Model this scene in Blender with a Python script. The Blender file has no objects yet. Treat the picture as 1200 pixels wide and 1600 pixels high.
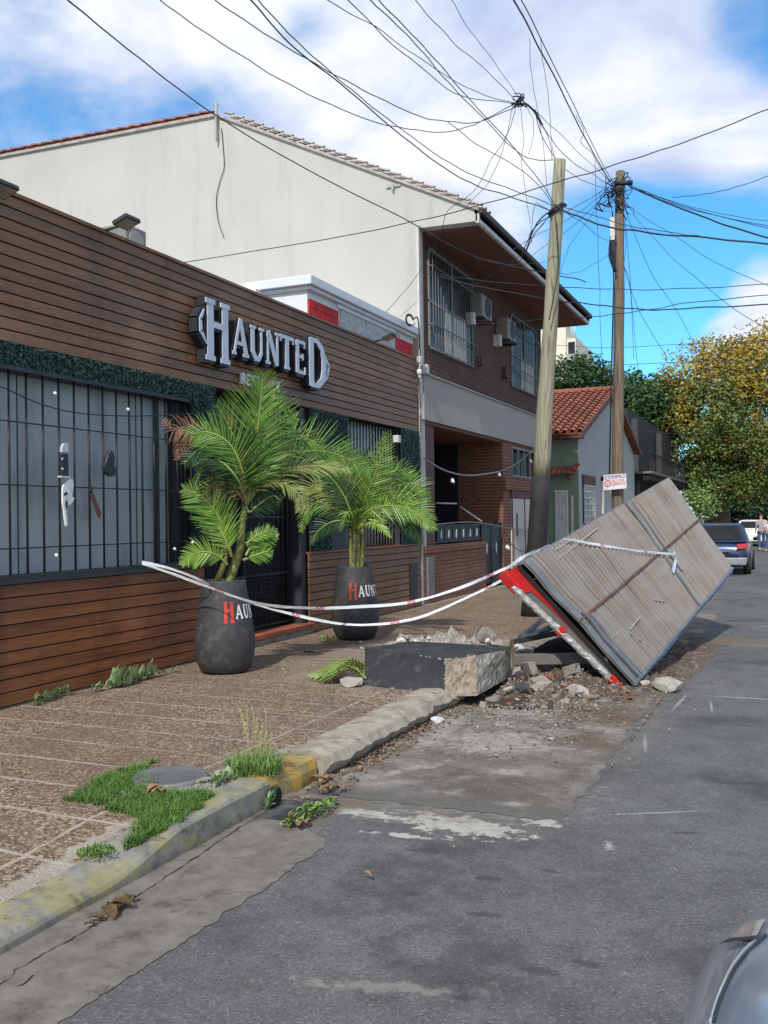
import bpy, math, random
from mathutils import Vector, Matrix, noise
from math import sin, cos, pi, radians as R
S = bpy.context.scene
COL = S.collection
random.seed(7)
# ------------------------------------------------------------------ camera
F = 1480.0; H = 1.7
yaw, pitch, roll = R(23.39), R(.45), R(.75)
fw = Vector((-sin(yaw)*cos(pitch), cos(yaw)*cos(pitch), sin(pitch)))
r0 = fw.cross(Vector((0, 0, 1))).normalized(); u0 = r0.cross(fw)
ri = cos(roll)*r0 - sin(roll)*u0; up = cos(roll)*u0 + sin(roll)*r0
O = Vector((0, 0, H))
cd = bpy.data.cameras.new('camera'); cam = bpy.data.objects.new('camera', cd); COL.objects.link(cam)
M4 = Matrix((ri, up, -fw)).transposed().to_4x4(); M4.translation = O
cam.matrix_world = M4
cd.sensor_fit = 'VERTICAL'; cd.sensor_height = 36; cd.lens = 36*F/1600; cd.clip_end = 2000; cd.clip_start = .05
S.camera = cam
def ray(u, v): return fw + ri*((u-600)/F) - up*((v-800)/F)
def onx(u, v, x): d = ray(u, v); return O + d*(x/d.x)
def ony(u, v, y): d = ray(u, v); return O + d*(y/d.y)
def onz(u, v, z): d = ray(u, v); return O + d*((z-H)/d.z)
# ------------------------------------------------------------------ light
S.view_settings.view_transform = 'Standard'; S.view_settings.look = 'None'
S.view_settings.exposure = 0.50; S.view_settings.gamma = 1
S.render.resolution_x = 768; S.render.resolution_y = 1024
S.render.engine = 'CYCLES'
EL, AZ = R(43), R(5)       # sun behind the camera, slightly to the street side
sd = Vector((sin(AZ)*cos(EL), -cos(AZ)*cos(EL), sin(EL)))
sl = bpy.data.lights.new('sun', 'SUN'); sl.energy = 2.7; sl.angle = R(1.2); sl.color = (1, .95, .87)
so = bpy.data.objects.new('sun', sl); COL.objects.link(so)
so.rotation_euler = sd.to_track_quat('Z', 'Y').to_euler(); so.location = (0, -20, 40)
W = bpy.data.worlds.new('World'); S.world = W; W.use_nodes = True
class NT:
    def __init__(s, nt): s.t = nt
    def n(s, typ, props=None, out=0, **ins):
        nd = s.t.nodes.new('ShaderNode'+typ)
        for k, v in (props or {}).items(): setattr(nd, k, v)
        for k, v in ins.items():
            key = int(k[1:]) if (k[0] == 'i' and k[1:].isdigit()) else k.replace('_', ' ')
            sk = nd.inputs[key]
            if isinstance(v, bpy.types.NodeSocket): s.t.links.new(v, sk)
            else:
                if hasattr(sk.default_value, '__len__') and not hasattr(v, '__len__'): v = (v,)*len(sk.default_value)
                if hasattr(v, '__len__') and len(v) == 3 and len(sk.default_value) == 4: v = (*v, 1)
                sk.default_value = v
        return nd.outputs[out]
    def math(s, op, a, b=0.0, c=None, clamp=False):
        d = dict(i0=a, i1=b)
        if c is not None: d['i2'] = c
        return s.n('Math', {'operation': op, 'use_clamp': clamp}, **d)
    def mul(s, a, b): return s.math('MULTIPLY', a, b)
    def add(s, a, b): return s.math('ADD', a, b)
    def mr(s, v, a, b, c=0., d=1., smooth=True):
        return s.n('MapRange', {'interpolation_type': 'SMOOTHSTEP' if smooth else 'LINEAR'}, Value=v, From_Min=a, From_Max=b, To_Min=c, To_Max=d)
    def mix(s, f, a, b, mode='MIX'):
        nd = s.t.nodes.new('ShaderNodeMix'); nd.data_type = 'RGBA'; nd.blend_type = mode
        for k, v in ((0, f), (6, a), (7, b)):
            if isinstance(v, bpy.types.NodeSocket): s.t.links.new(v, nd.inputs[k])
            else: nd.inputs[k].default_value = v if k == 0 else (*v[:3], 1)
        return nd.outputs[2]
    def noise(s, v, sc, det=4, rough=.55, dist=0., out=0):
        return s.n('TexNoise', {}, out, Vector=v, Scale=sc, Detail=det, Roughness=rough, Distortion=dist)
    def vor(s, v, sc, feat='F1', out=0, rnd=1.):
        return s.n('TexVoronoi', {'feature': feat}, out, Vector=v, Scale=sc, Randomness=rnd)
    def scale(s, v, k): return s.n('VectorMath', {'operation': 'MULTIPLY'}, i0=v, i1=k)
    def vadd(s, v, k): return s.n('VectorMath', {'operation': 'ADD'}, i0=v, i1=k)
    def ramp(s, f, stops):
        nd = s.t.nodes.new('ShaderNodeValToRGB'); cr = nd.color_ramp
        while len(cr.elements) < len(stops): cr.elements.new(.5)
        for e, (p, c) in zip(cr.elements, stops): e.position = p; e.color = (*c[:3], 1)
        s.t.links.new(f, nd.inputs[0]); return nd.outputs[0]
def build_world():
    nt = W.node_tree; nt.nodes.clear(); N = NT(nt)
    sky = N.n('TexSky', {'sky_type': 'NISHITA', 'sun_disc': False, 'sun_elevation': EL, 'sun_rotation': math.atan2(sd.x, sd.y), 'air_density': 1.0, 'dust_density': .3, 'ozone_density': 3.0})
    g = N.n('TexCoord', {}, 0)      # generated = direction
    sp = nt.nodes.new('ShaderNodeSeparateXYZ'); nt.links.new(g, sp.inputs[0])
    z = N.math('MAXIMUM', sp.outputs[2], 0.0)
    inv = N.math('DIVIDE', 1.0, N.add(z, .22))
    cb = nt.nodes.new('ShaderNodeCombineXYZ')
    nt.links.new(N.mul(sp.outputs[0], inv), cb.inputs[0]); nt.links.new(N.mul(sp.outputs[1], inv), cb.inputs[1]); nt.links.new(N.mul(z, 1.5), cb.inputs[2])
    p = cb.outputs[0]
    n1 = N.noise(p, 1.3, 7, .56, .35); n2 = N.noise(N.vadd(p, (3.1, 7.7, 1)), 3.2, 6, .6, .2)
    dens = N.add(N.mul(n1, .75), N.mul(n2, .25))
    def hole(u, v, rad, amt):
        d = ray(u, v).normalized()
        dt = N.n('VectorMath', {'operation': 'DISTANCE'}, 1, i0=g, i1=tuple(d))
        return N.mr(dt, rad, rad*.15, 0, amt)
    adj = N.math('SUBTRACT', dens, hole(940, 430, .17, .26))
    for a in ((1180, 30, .10, .22), (1060, 380, .13, .2), (900, 40, .08, .16), (765, 30, .07, .16), (250, 330, .2, .10), (60, 60, .1, .10), (480, 60, .05, .1), (1010, 560, .12, .2), (860, 560, .14, .16), (-900, 300, .8, .1), (2400, 300, .8, .12)): adj = N.math('SUBTRACT', adj, hole(*a))
    for a in ((1170, 430, .05, -.15), (1150, 500, .09, -.16), (1080, 545, .06, -.10), (900, 170, .25, -.12), (300, 120, .25, -.06), (1100, 220, .12, -.14)): adj = N.math('SUBTRACT', adj, hole(*a))
    cov = N.mr(adj, .33, .56)
    # thin veil greyness inside clouds
    shade = N.noise(N.vadd(p, (11, 2, 5)), 2.4, 5, .55, .4)
    cc = N.ramp(shade, [(.32, (.42, .50, .74)), (.47, (.64, .71, .90)), (.62, (.93, .95, 1.0))])
    low = N.mr(sp.outputs[2], -.05, .02)
    skyc = N.mix(1.0, sky, (.36, .80, 1.0), 'MULTIPLY')
    b1 = N.n('Background', {}, Color=skyc, Strength=.15)
    b2 = N.n('Background', {}, Color=cc, Strength=.78)
    mx = N.n('MixShader', {}, i0=N.mul(cov, low), i1=b1, i2=b2)
    o = nt.nodes.new('ShaderNodeOutputWorld'); nt.links.new(mx, o.inputs[0])
build_world()
# ------------------------------------------------------------------ materials
MATS = {}
def newmat(name):
    m = bpy.data.materials.new(name); m.use_nodes = True
    nt = m.node_tree; b = nt.nodes['Principled BSDF']; MATS[name] = m
    return m, NT(nt), b
def setb(N, b, **k):
    for n, v in k.items():
        sk = b.inputs[n.replace('_', ' ')]
        if isinstance(v, bpy.types.NodeSocket): N.t.links.new(v, sk)
        else: sk.default_value = (*v, 1) if hasattr(v, '__len__') and len(v) == 3 and len(sk.default_value) == 4 else v
def bump(N, b, h, strength=.3, dist=.01):
    o = N.n('Bump', {}, Strength=strength, Distance=dist, Height=h); N.t.links.new(o, b.inputs['Normal'])
def P(N): return N.n('NewGeometry', {}, 0)
def OC(N): return N.n('TexCoord', {}, 3)
def ISL(N): return N.n('NewGeometry', {}, 8)
def simple(name, col, rough=.7, metal=0., var=.15, sc=6., bs=0., bsc=60., isl=0., stretch=(1, 1, 1), dirt=None, coat=0., spec=None, obj=False):
    m, N, b = newmat(name)
    v = N.scale(OC(N) if obj else P(N), stretch)
    n = N.noise(v, sc, 5, .6)
    dark = tuple(c*(1-var) for c in col); lite = tuple(min(1, c*(1+var)) for c in col)
    c = N.ramp(n, [(.3, dark), (.7, lite)])
    if isl: c = N.mix(1.0, c, N.ramp(ISL(N), [(0, (1-isl,)*3), (1, (1+isl*.0,)*3)]), 'MULTIPLY')
    if dirt:
        dc, amt, dsc = dirt
        dn = N.mr(N.noise(v, dsc, 6, .65), .5, .72, 0, amt)
        c = N.mix(dn, c, dc)
    setb(N, b, Base_Color=c, Roughness=rough, Metallic=metal)
    if coat: setb(N, b, Coat_Weight=coat, Coat_Roughness=.08)
    if spec is not None: b.inputs['Specular IOR Level'].default_value = spec
    if bs: bump(N, b, N.noise(v, bsc, 4, .6), bs)
    return m
def blobs(N, pos, lst, nscale=3., namt=.35, seed=(0, 0, 0), sharp=.35):
    """1 inside the listed ground ellipses (cx, cy, rx, ry, rotation), ragged by noise"""
    n = N.noise(N.vadd(pos, seed), nscale, 6, .65); res = None
    for cx, cy, rx, ry, ro in lst:
        a = N.vadd(pos, (-cx, -cy, 0))
        rt = N.n('VectorRotate', {'rotation_type': 'Z_AXIS'}, Vector=a, Angle=-ro)
        s = N.scale(rt, (1/rx, 1/ry, 0))
        d = N.n('VectorMath', {'operation': 'LENGTH'}, 1, i0=s)
        d = N.add(d, N.mul(N.math('SUBTRACT', n, .5), namt*7))
        k = N.mr(d, 1.0, 1-sharp)
        res = k if res is None else N.math('MAXIMUM', res, k)
    return res
def asphalt():
    m, N, b = newmat('asphalt'); p = P(N)
    big = N.noise(p, .7, 5, .6); med = N.noise(p, 5, 5, .65); 
    c = N.ramp(N.add(N.mul(big, .5), N.mul(med, .5)), [(.33, (.070, .068, .064)), (.5, (.104, .101, .096)), (.67, (.140, .137, .130))])
    v = N.vor(p, 125, out=1); vv = N.n('SeparateColor', {}, 0, Color=v)
    c = N.mix(N.mr(vv, .80, 1.0, 0, .38), c, (.27, .27, .26))
    c = N.mix(N.mr(vv, .28, 0.0, 0, .55), c, (.03, .03, .032))
    fl = N.mul(N.mr(N.noise(p, 26, 3, .7), .60, .70), N.mr(N.noise(p, 1.4, 3), .40, .62))
    c = N.mix(N.mul(fl, .40), c, (.38, .37, .34))
    oil = blobs(N, p, [(-1.35, 4.3, .09, .05, 0), (-1.25, 3.9, .11, .04, .2), (-.75, 3.62, .07, .045, 0), (-.9, 3.5, .10, .05, 0), (-1.62, 4.0, .06, .04, 0), (-1.75, 4.55, .14, .06, 0), (-1.1, 4.5, .07, .03, 0), (-.55, 5.3, .12, .03, .3), (-1.1, 3.2, .05, .04, 0), (-.32, 6.4, .2, .04, .2)], 22, .35, sharp=.6)
    c = N.mix(N.mul(oil, .6), c, (.028, .028, .03))
    big2 = N.mr(N.noise(N.vadd(p, (5, 5, 0)), 1.1, 5, .6), .52, .68)
    c = N.mix(N.mul(big2, .7), c, (.040, .038, .037))
    dk = blobs(N, p, [(-1.7, 4.1, .5, .7, 0), (-1.2, 3.4, .5, .3, .4)], 5, .4, sharp=1.)
    c = N.mix(N.mul(dk, .45), c, (.035, .032, .030))
    pale = blobs(N, p, [(-1.72, 4.98, .42, .17, -.05), (-1.95, 4.72, .20, .035, .1), (-2.35, 5.0, .35, .09, .0), (-1.3, 5.22, .10, .10, .3)], 11, .5, sharp=.45)
    c = N.mix(N.mul(pale, .75), c, (.50, .47, .41))
    pale2 = blobs(N, p, [(-1.45, 3.15, .40, .05, .25), (-1.9, 5.6, .8, .6, 0), (-1.15, 2.7, .2, .03, .3)], 12, .6, sharp=.8)
    c = N.mix(N.mul(pale2, .30), c, (.42, .38, .31))
    scr = blobs(N, p, [(-1.05, 7.3, .02, .35, .15), (-.98, 9.0, .02, .5, -.05), (-.75, 5.6, .35, .015, .5), (-.9, 4.95, .03, .09, .3), (-.4, 9.4, .5, .03, 0), (-.7, 8.9, .015, .35, .1), (.2, 15.5, .9, .06, 0), (-.35, 13.2, .55, .05, 0)], 45, .55, sharp=.8)
    c = N.mix(N.mul(scr, .42), c, (.55, .55, .53))
    dirt = blobs(N, p, [(-2.75, 5.1, .40, .55, 0), (-2.6, 4.95, .2, .4, .3), (-.6, 13.5, .9, .5, 0)], 3, .3)
    c = N.mix(N.mul(dirt, .75), c, (.15, .115, .08))
    d2 = blobs(N, p, [(-1.9, 5.15, .9, .3, 0), (-1.1, 7.6, .14, 2.2, 0)], 9, .6, sharp=1.); c = N.mix(N.mul(d2, .4), c, (.17, .14, .11))
    setb(N, b, Base_Color=c, Roughness=.82)
    h = N.add(N.mul(N.vor(p, 125), .5), N.mul(N.noise(p, 30, 4), .6)); bump(N, b, h, .45, .010)
asphalt()
def patchmat():
    m, N, b = newmat('patch'); p = P(N)
    n = N.noise(p, 2.6, 7, .68, .5)
    c = N.ramp(n, [(.3, (.085, .062, .045)), (.45, (.15, .12, .095)), (.58, (.22, .195, .165)), (.72, (.33, .31, .28))])
    wet = blobs(N, p, [(-1.75, 5.75, .65, .5, 0), (-1.4, 5.35, .35, .12, 0)], 7, .35, sharp=.8)
    c = N.mix(N.mul(wet, .65), c, (.085, .060, .045))
    pale = blobs(N, p, [(-2.38, 5.95, .06, .35, -.5), (-1.95, 5.5, .16, .09, 0), (-1.55, 5.42, .14, .06, 0), (-2.1, 6.9, .5, .5, 0), (-2.2, 8.0, .4, .3, 0), (-1.75, 6.1, .15, .1, 0), (-2.6, 7.2, .15, .8, .1)], 14, .5, sharp=.8)
    c = N.mix(N.mul(pale, .55), c, (.40, .38, .34))
    rust = blobs(N, p, [(-1.5, 8.2, .45, .8, 0), (-1.4, 7.1, .25, .5, 0), (-1.9, 9.2, .6, .5, 0)], 9, .4, sharp=.8)
    c = N.mix(N.mul(rust, .75), c, (.105, .062, .040))
    grit = N.mr(N.noise(p, 60, 3, .7), .56, .66); c = N.mix(N.mul(grit, .35), c, (.42, .40, .36))
    c = N.mix(N.mul(N.mr(N.noise(N.vadd(p, (4, 4, 0)), 45, 3, .7), .58, .7), .5), c, (.04, .03, .025))
    sp = N.t.nodes.new('ShaderNodeSeparateXYZ'); N.t.links.new(p, sp.inputs[0])
    ed = N.math('MAXIMUM', N.mr(N.add(sp.outputs[1], N.mul(N.noise(p, 5, 6, .7), 1.0)), 6.15, 5.75), N.mr(N.add(sp.outputs[0], N.mul(N.noise(p, 9, 6, .7), .25)), -1.16, -1.02))
    c = N.mix(N.mul(ed, .85), c, (.104, .101, .096))
    setb(N, b, Base_Color=c, Roughness=.9); bump(N, b, N.add(N.noise(p, 12, 6, .7), N.mul(N.noise(p, 70, 3), .4)), .7, .03)
patchmat()
def tilemat():
    m, N, b = newmat('pebble_tiles'); p = P(N)
    v = N.vor(p, 68, out=1); vv = N.n('SeparateColor', {}, 0, Color=v)
    peb = N.ramp(vv, [(0, (.055, .036, .024)), (.3, (.140, .090, .056)), (.6, (.235, .165, .106)), (.85, (.34, .255, .175)), (1, (.50, .42, .32))])
    big = N.noise(p, 1.3, 5, .6)
    peb = N.mix(N.mr(big, .35, .7, .05, .55), peb, (.15, .095, .065))
    sp = N.t.nodes.new('ShaderNodeSeparateXYZ'); N.t.links.new(p, sp.inputs[0])
    near = N.mr(sp.outputs[0], -3.75, -3.55, .22, 1)
    wob = N.mul(N.math('SUBTRACT', N.noise(p, 9, 4, .7), .5), .025)
    def joint(s, off, w, a):
        f = N.math('PINGPONG', N.add(N.add(s, off), wob), a/2)
        return N.mr(f, w, w*.3)
    jy = joint(sp.outputs[1], 45-3.96, .018, .45)
    jx = joint(sp.outputs[0], 90+3.43, .016, .9)
    fade = N.mr(N.noise(N.vadd(p, (9, 3, 0)), 1.7, 4, .6), .34, .58, .12, 1)
    fade = N.mul(fade, N.mr(sp.outputs[1], 11, 5.5, .22, 1))
    j = N.mul(N.math('MAXIMUM', jy, N.mul(jx, near)), fade)
    c = N.mix(N.mul(j, .75), peb, (.43, .38, .31))
    edge = blobs(N, p, [(-3.2, 3.2, .10, 1.0, 0), (-3.15, 5.2, .2, .6, 0)], 8, .4)
    c = N.mix(N.mul(edge, .6), c, (.42, .38, .32))
    dust = N.mul(blobs(N, p, [(-3.9, 10.0, 1.3, 2.3, 0)], 2, .3), .45)
    c = N.mix(dust, c, (.30, .255, .20))
    st = N.mr(N.noise(N.vadd(p, (2, 8, 0)), .9, 6, .7), .56, .7, 0, .45)
    c = N.mix(st, c, (.06, .045, .035))
    setb(N, b, Base_Color=c, Roughness=.8)
    h = N.add(N.mul(N.vor(p, 80), -.8), N.mul(j, .1)); bump(N, b, h, .6, .01)
tilemat()
def kerbmat(name, yellow, base):
    m, N, b = newmat(name); p = P(N)
    c = N.ramp(N.noise(p, 7, 7, .7), [(.3, tuple(x*.6 for x in base)), (.5, base), (.7, tuple(x*1.35 for x in base))])
    if yellow:
        yc, amt = yellow
        y = N.mr(N.noise(N.vadd(p, (1, 2, 7)), 3.2, 7, .72), .62-amt*.3, .72-amt*.3)
        c = N.mix(N.mul(y, min(1, .45+amt*.5)), c, yc)
    c = N.mix(N.mr(N.noise(N.vadd(p, (6, 6, 6)), 5, 7, .75), .52, .68, 0, .8), c, (.07, .060, .045))
    c = N.mix(N.mr(N.noise(N.vadd(p, (2, 9, 6)), 28, 5, .75), .58, .70, 0, .6), c, (.05, .045, .035))
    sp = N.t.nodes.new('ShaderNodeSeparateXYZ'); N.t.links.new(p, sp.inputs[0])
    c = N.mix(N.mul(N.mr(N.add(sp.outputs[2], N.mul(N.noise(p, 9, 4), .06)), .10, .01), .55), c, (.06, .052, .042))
    setb(N, b, Base_Color=c, Roughness=.88); bump(N, b, N.add(N.noise(p, 18, 7, .75), N.mul(N.noise(p, 90, 3), .3)), .45, .012)
kerbmat('kerb_faded', ((.30, .275, .11), .48), (.225, .215, .185))
kerbmat('kerb_yellow', ((.46, .26, .03), .6), (.30, .24, .10))
kerbmat('kerb_old', ((.33, .30, .12), .12), (.33, .29, .225))
kerbmat('concrete', None, (.255, .228, .190))
def woodmat(name, a, bcol, cc, isl=.45):
    m, N, b = newmat(name); p = P(N)
    oi = N.mul(ISL(N), 37.0)
    cb = N.t.nodes.new('ShaderNodeCombineXYZ'); N.t.links.new(oi, cb.inputs[0]); N.t.links.new(oi, cb.inputs[2])
    q = N.n('VectorMath', {'operation': 'ADD'}, i0=N.scale(p, (3, .35, 6)), i1=cb.outputs[0])
    g = N.noise(q, 6, 7, .62, 1.2); k = N.noise(q, 1.4, 4, .6, .4)
    c = N.ramp(N.add(N.mul(g, .55), N.mul(k, .45)), [(.3, a), (.5, bcol), (.72, cc)])
    c = N.mix(1.0, c, N.ramp(ISL(N), [(0, (1-isl,)*3), (.5, (1-isl*.35, 1-isl*.4, 1-isl*.45)), (1, (1, 1, 1))]), 'MULTIPLY')
    kn = N.mr(N.vor(N.vadd(N.scale(p, (1, .55, 2.2)), (3, 3, 3)), 2.6), .07, .02, 0, .7)
    c = N.mix(kn, c, tuple(x*.45 for x in a))
    st = N.mr(N.noise(N.scale(p, (1, 1.6, .28)), 1.5, 6, .7), .46, .72, 0, .55); c = N.mix(st, c, tuple(x*.5 for x in a))
    fd = N.mr(N.noise(N.vadd(N.scale(p, (1, .5, .8)), (5, 5, 5)), 1.1, 5, .65), .52, .75, 0, .35); c = N.mix(fd, c, tuple(min(1, x*1.25+.03) for x in cc))
    setb(N, b, Base_Color=c, Roughness=N.mr(k, .3, .7, .42, .62)); bump(N, b, g, .22, .012)
woodmat('fascia_wood', (.108, .048, .018), (.20, .092, .038), (.29, .146, .066), .25)
woodmat('lower_wood', (.115, .036, .012), (.25, .086, .028), (.38, .145, .052), .32)
def brickmat(name, c1, c2, mort, sc=1.0):
    m, N, b = newmat(name); p = P(N)
    sp = N.t.nodes.new('ShaderNodeSeparateXYZ'); N.t.links.new(p, sp.inputs[0])
    cb = N.t.nodes.new('ShaderNodeCombineXYZ')
    N.t.links.new(N.add(sp.outputs[0], sp.outputs[1]), cb.inputs[0]); N.t.links.new(sp.outputs[2], cb.inputs[1])
    bt = N.t.nodes.new('ShaderNodeTexBrick')
    for k, v in dict(Scale=1.0, Brick_Width=.26, Row_Height=.075, Mortar_Size=.011, Mortar_Smooth=.2, Bias=0.).items(): bt.inputs[k.replace('_', ' ')].default_value = v
    bt.inputs['Color1'].default_value = (*c1, 1); bt.inputs['Color2'].default_value = (*c2, 1); bt.inputs['Mortar'].default_value = (*mort, 1)
    N.t.links.new(cb.outputs[0], bt.inputs['Vector'])
    c = N.mix(N.mr(N.noise(p, 3, 5), .35, .7, 0, .45), bt.outputs['Color'], tuple(x*.5 for x in c1))
    setb(N, b, Base_Color=c, Roughness=.85)
    h = N.math('SUBTRACT', 1., bt.outputs['Fac']); bump(N, b, N.add(h, N.mul(N.noise(p, 40, 4), .3)), .8, .015)
brickmat('brick_dark', (.150, .066, .042), (.100, .046, .032), (.045, .030, .024))
brickmat('brick_red', (.30, .125, .075), (.22, .09, .055), (.10, .06, .045))
def plaster(name, col, streak=.2, dirtc=(.2, .19, .16)):
    m, N, b = newmat(name); p = P(N)
    c = N.ramp(N.noise(p, .6, 6, .6), [(.3, tuple(x*.93 for x in col)), (.7, tuple(min(1, x*1.05) for x in col))])
    s = N.mr(N.noise(N.scale(p, (2.5, 2.5, .25)), 1.6, 6, .65), .52, .75, 0, streak); c = N.mix(s, c, dirtc)
    c = N.mix(N.mr(N.noise(p, 9, 6, .75), .62, .74, 0, streak), c, dirtc)
    setb(N, b, Base_Color=c, Roughness=.88); bump(N, b, N.add(N.noise(p, 50, 4, .6), N.noise(p, 4, 3)), .22, .01)
plaster('cream_wall', (.50, .475, .43), .5, (.36, .345, .31)); plaster('grey_band', (.36, .33, .295), .2); plaster('white_wall', (.70, .71, .72), .12, (.35, .36, .36))
plaster('green_wall', (.215, .27, .185), .25, (.1, .12, .09)); plaster('grey_wall', (.36, .365, .35), .3); plaster('door_cream', (.52, .50, .44), .25)
plaster('tower_wall', (.72, .66, .53), .1); plaster('cornice', (.66, .69, .74), .3, (.28, .3, .32))
def stucco():
    m, N, b = newmat('white_stucco'); p = P(N)
    n = N.vor(N.scale(p, (1, 1, 1)), 14, out=0)
    c = N.ramp(N.noise(p, 16, 6, .75), [(.38, (.42, .44, .47)), (.58, (.72, .73, .74))])
    setb(N, b, Base_Color=c, Roughness=.9); bump(N, b, N.noise(p, 14, 6, .75, .8), 1., .06)
stucco()
simple('black_metal', (.022, .025, .03), .45, .3, .25, 9, dirt=((.09, .085, .075), .3, 7))
simple('dark_frame', (.03, .033, .037), .6, 0, .2, 8)
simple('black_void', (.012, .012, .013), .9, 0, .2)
simple('shutter_grey', (.34, .38, .395), .62, 0, .10, 1.6, stretch=(1, 1, .35), dirt=((.12, .14, .15), .5, 2.2))
simple('hedge_leaf', (.020, .085, .060), .55, 0, .45, 25, isl=.75)
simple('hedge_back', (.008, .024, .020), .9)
simple('letter_face', (.52, .55, .62), .45, .0, .08, 4)
simple('letter_side', (.022, .024, .032), .5)
simple('white_paint', (.72, .72, .70), .6, 0, .06)
simple('off_white', (.58, .57, .53), .6, 0, .12, 10, dirt=((.3, .27, .22), .4, 8))
simple('pale_white', (.78, .78, .76), .5)
simple('red_tile', (.62, .012, .015), .7, 0, .3, 9, isl=.3)
simple('red_paint', (.55, .018, .018), .5, 0, .2, 9, dirt=((.25, .05, .04), .4, 8))
simple('pot_letter_red', (.55, .05, .025), .5)
simple('pot', (.040, .041, .043), .62, 0, .16, 7, bs=.15, bsc=60, dirt=((.17, .165, .155), .35, 9))
simple('soil', (.045, .03, .02), .95, 0, .4, 30, bs=.6)
simple('palm_green', (.14, .30, .04), .42, 0, .3, 14, isl=.5, dirt=((.24, .17, .06), .7, 5))
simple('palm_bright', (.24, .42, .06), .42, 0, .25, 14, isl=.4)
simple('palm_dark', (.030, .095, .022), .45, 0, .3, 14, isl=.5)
simple('palm_olive', (.27, .33, .08), .5, 0, .3, 14, isl=.5, dirt=((.30, .19, .08), .8, 6))
simple('palm_dry', (.26, .14, .085), .8, 0, .4, 14, isl=.5)
simple('rachis', (.27, .33, .08), .5, 0, .2, 14)
simple('palm_stem', (.22, .23, .07), .65, 0, .45, 22, stretch=(1, 1, 3), bs=.3)
simple('soffit', (.150, .060, .045), .7, 0, .15, 4)
simple('soffit_trim', (.60, .58, .54), .7, 0, .12, 5, dirt=((.3, .27, .22), .5, 6))
simple('roof_edge_dark', (.05, .04, .035), .8)
simple('roof_tile', (.34, .105, .055), .75, 0, .35, 9, isl=.45, dirt=((.12, .07, .05), .6, 5), bs=.2)
simple('roof_tile_pale', (.46, .41, .36), .8, 0, .25, 7, isl=.35, dirt=((.2, .15, .11), .6, 6))
simple('brown_panel', (.11, .045, .035), .7)
simple('glass_dark', (.018, .020, .022), .22, 0, .3, 2, spec=.25)
simple('window_frame', (.24, .23, .21), .6, 0, .15, 8)
simple('ac_white', (.22, .205, .18), .6, 0, .12, 6, dirt=((.25, .22, .17), .5, 6))
simple('ac_dark', (.05, .05, .05), .7)
simple('grille_white', (.62, .61, .56), .5, .1, .2, 12)
simple('pipe_grey', (.36, .35, .33), .6)
simple('grille_grey', (.15, .145, .13), .6)
simple('pale_strip', (.34, .31, .27), .7)
simple('cable', (.014, .016, .024), .6)
simple('cable_pale', (.20, .20, .21), .6)
simple('bulb', (.80, .80, .76), .2)
simple('tape_clear', (.72, .74, .76), .35, 0, .12, 20)
def polemat(name, a, b_, c_):
    m, N, b = newmat(name); p = P(N)
    v = N.scale(p, (14, 14, .5)); n = N.noise(v, 2.6, 8, .72, .25)
    c = N.ramp(n, [(.32, a), (.5, b_), (.7, c_)])
    c = N.mix(N.mr(N.noise(N.scale(p, (14, 14, .3)), 3, 4, .5), .60, .66, 0, .7), c, tuple(x*.35 for x in a))
    setb(N, b, Base_Color=c, Roughness=.85); bump(N, b, n, .5, .02)
polemat('pole_pale', (.16, .145, .095), (.29, .275, .185), (.42, .39, .28))
polemat('pole_brown', (.055, .040, .028), (.17, .125, .085), (.32, .25, .165))
simple('tar', (.022, .021, .022), .75, 0, .35, 8, bs=.3, bsc=30)
def sheetmat():
    m, N, b = newmat('weathered_sheet'); uv = N.n('TexCoord', {}, 2)
    n = N.noise(N.scale(uv, (70, 1.5, 1)), 1., 6, .6); k = N.noise(N.scale(uv, (9, 3, 1)), 1., 5, .6)
    big = N.noise(N.scale(uv, (2.2, 2.5, 1)), 1.6, 4, .6)
    c = N.ramp(N.add(N.mul(n, .45), N.mul(k, .55)), [(.28, (.13, .10, .082)), (.46, (.195, .16, .134)), (.58, (.235, .20, .172)), (.78, (.33, .30, .27))])
    c = N.mix(N.mr(big, .45, .65, 0, .75), c, (.235, .225, .205))
    c = N.mix(N.mul(N.mr(N.noise(N.scale(uv, (120, .8, 1)), 1., 3), .58, .70), .75), c, (.085, .058, .042))
    su = N.t.nodes.new('ShaderNodeSeparateXYZ'); N.t.links.new(uv, su.inputs[0])
    fr = N.math('PINGPONG', N.mul(su.outputs[0], 62.), .5); c = N.mix(N.mr(fr, .16, .02, 0, .6), c, (.075, .058, .048))  # rib valleys painted darker, as shade in the corrugation
    cb_ = N.mr(N.noise(N.scale(uv, (14, .01, 1)), 1., 2), .54, .60, 0, .55); c = N.mix(cb_, c, (.21, .205, .19))
    sc = N.mr(N.noise(N.scale(uv, (16, 22, 1)), 1., 7, .8), .63, .72, 0, .6); c = N.mix(sc, c, (.11, .075, .055))
    setb(N, b, Base_Color=c, Roughness=.7, Metallic=.1); bump(N, b, N.noise(N.scale(uv, (80, 10, 1)), 1., 4), .35, .01)
sheetmat()
simple('sheet_grey', (.19, .195, .195), .5, .35, .2, 6, dirt=((.12, .09, .07), .5, 5))
simple('rust', (.14, .062, .038), .85, 0, .4, 16, bs=.3)
simple('steel_blue', (.075, .095, .130), .45, .4, .4, 7, dirt=((.3, .32, .34), .5, 5))
simple('silver_foil', (.62, .61, .58), .28, .55, .35, 16, bs=.9, bsc=14)
simple('clay_panel', (.155, .14, .125), .7, 0, .25, 5)
simple('block_paint', (.027, .028, .031), .62, 0, .2, 5, bs=.25, bsc=30, dirt=((.16, .155, .145), .45, 6))
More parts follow.
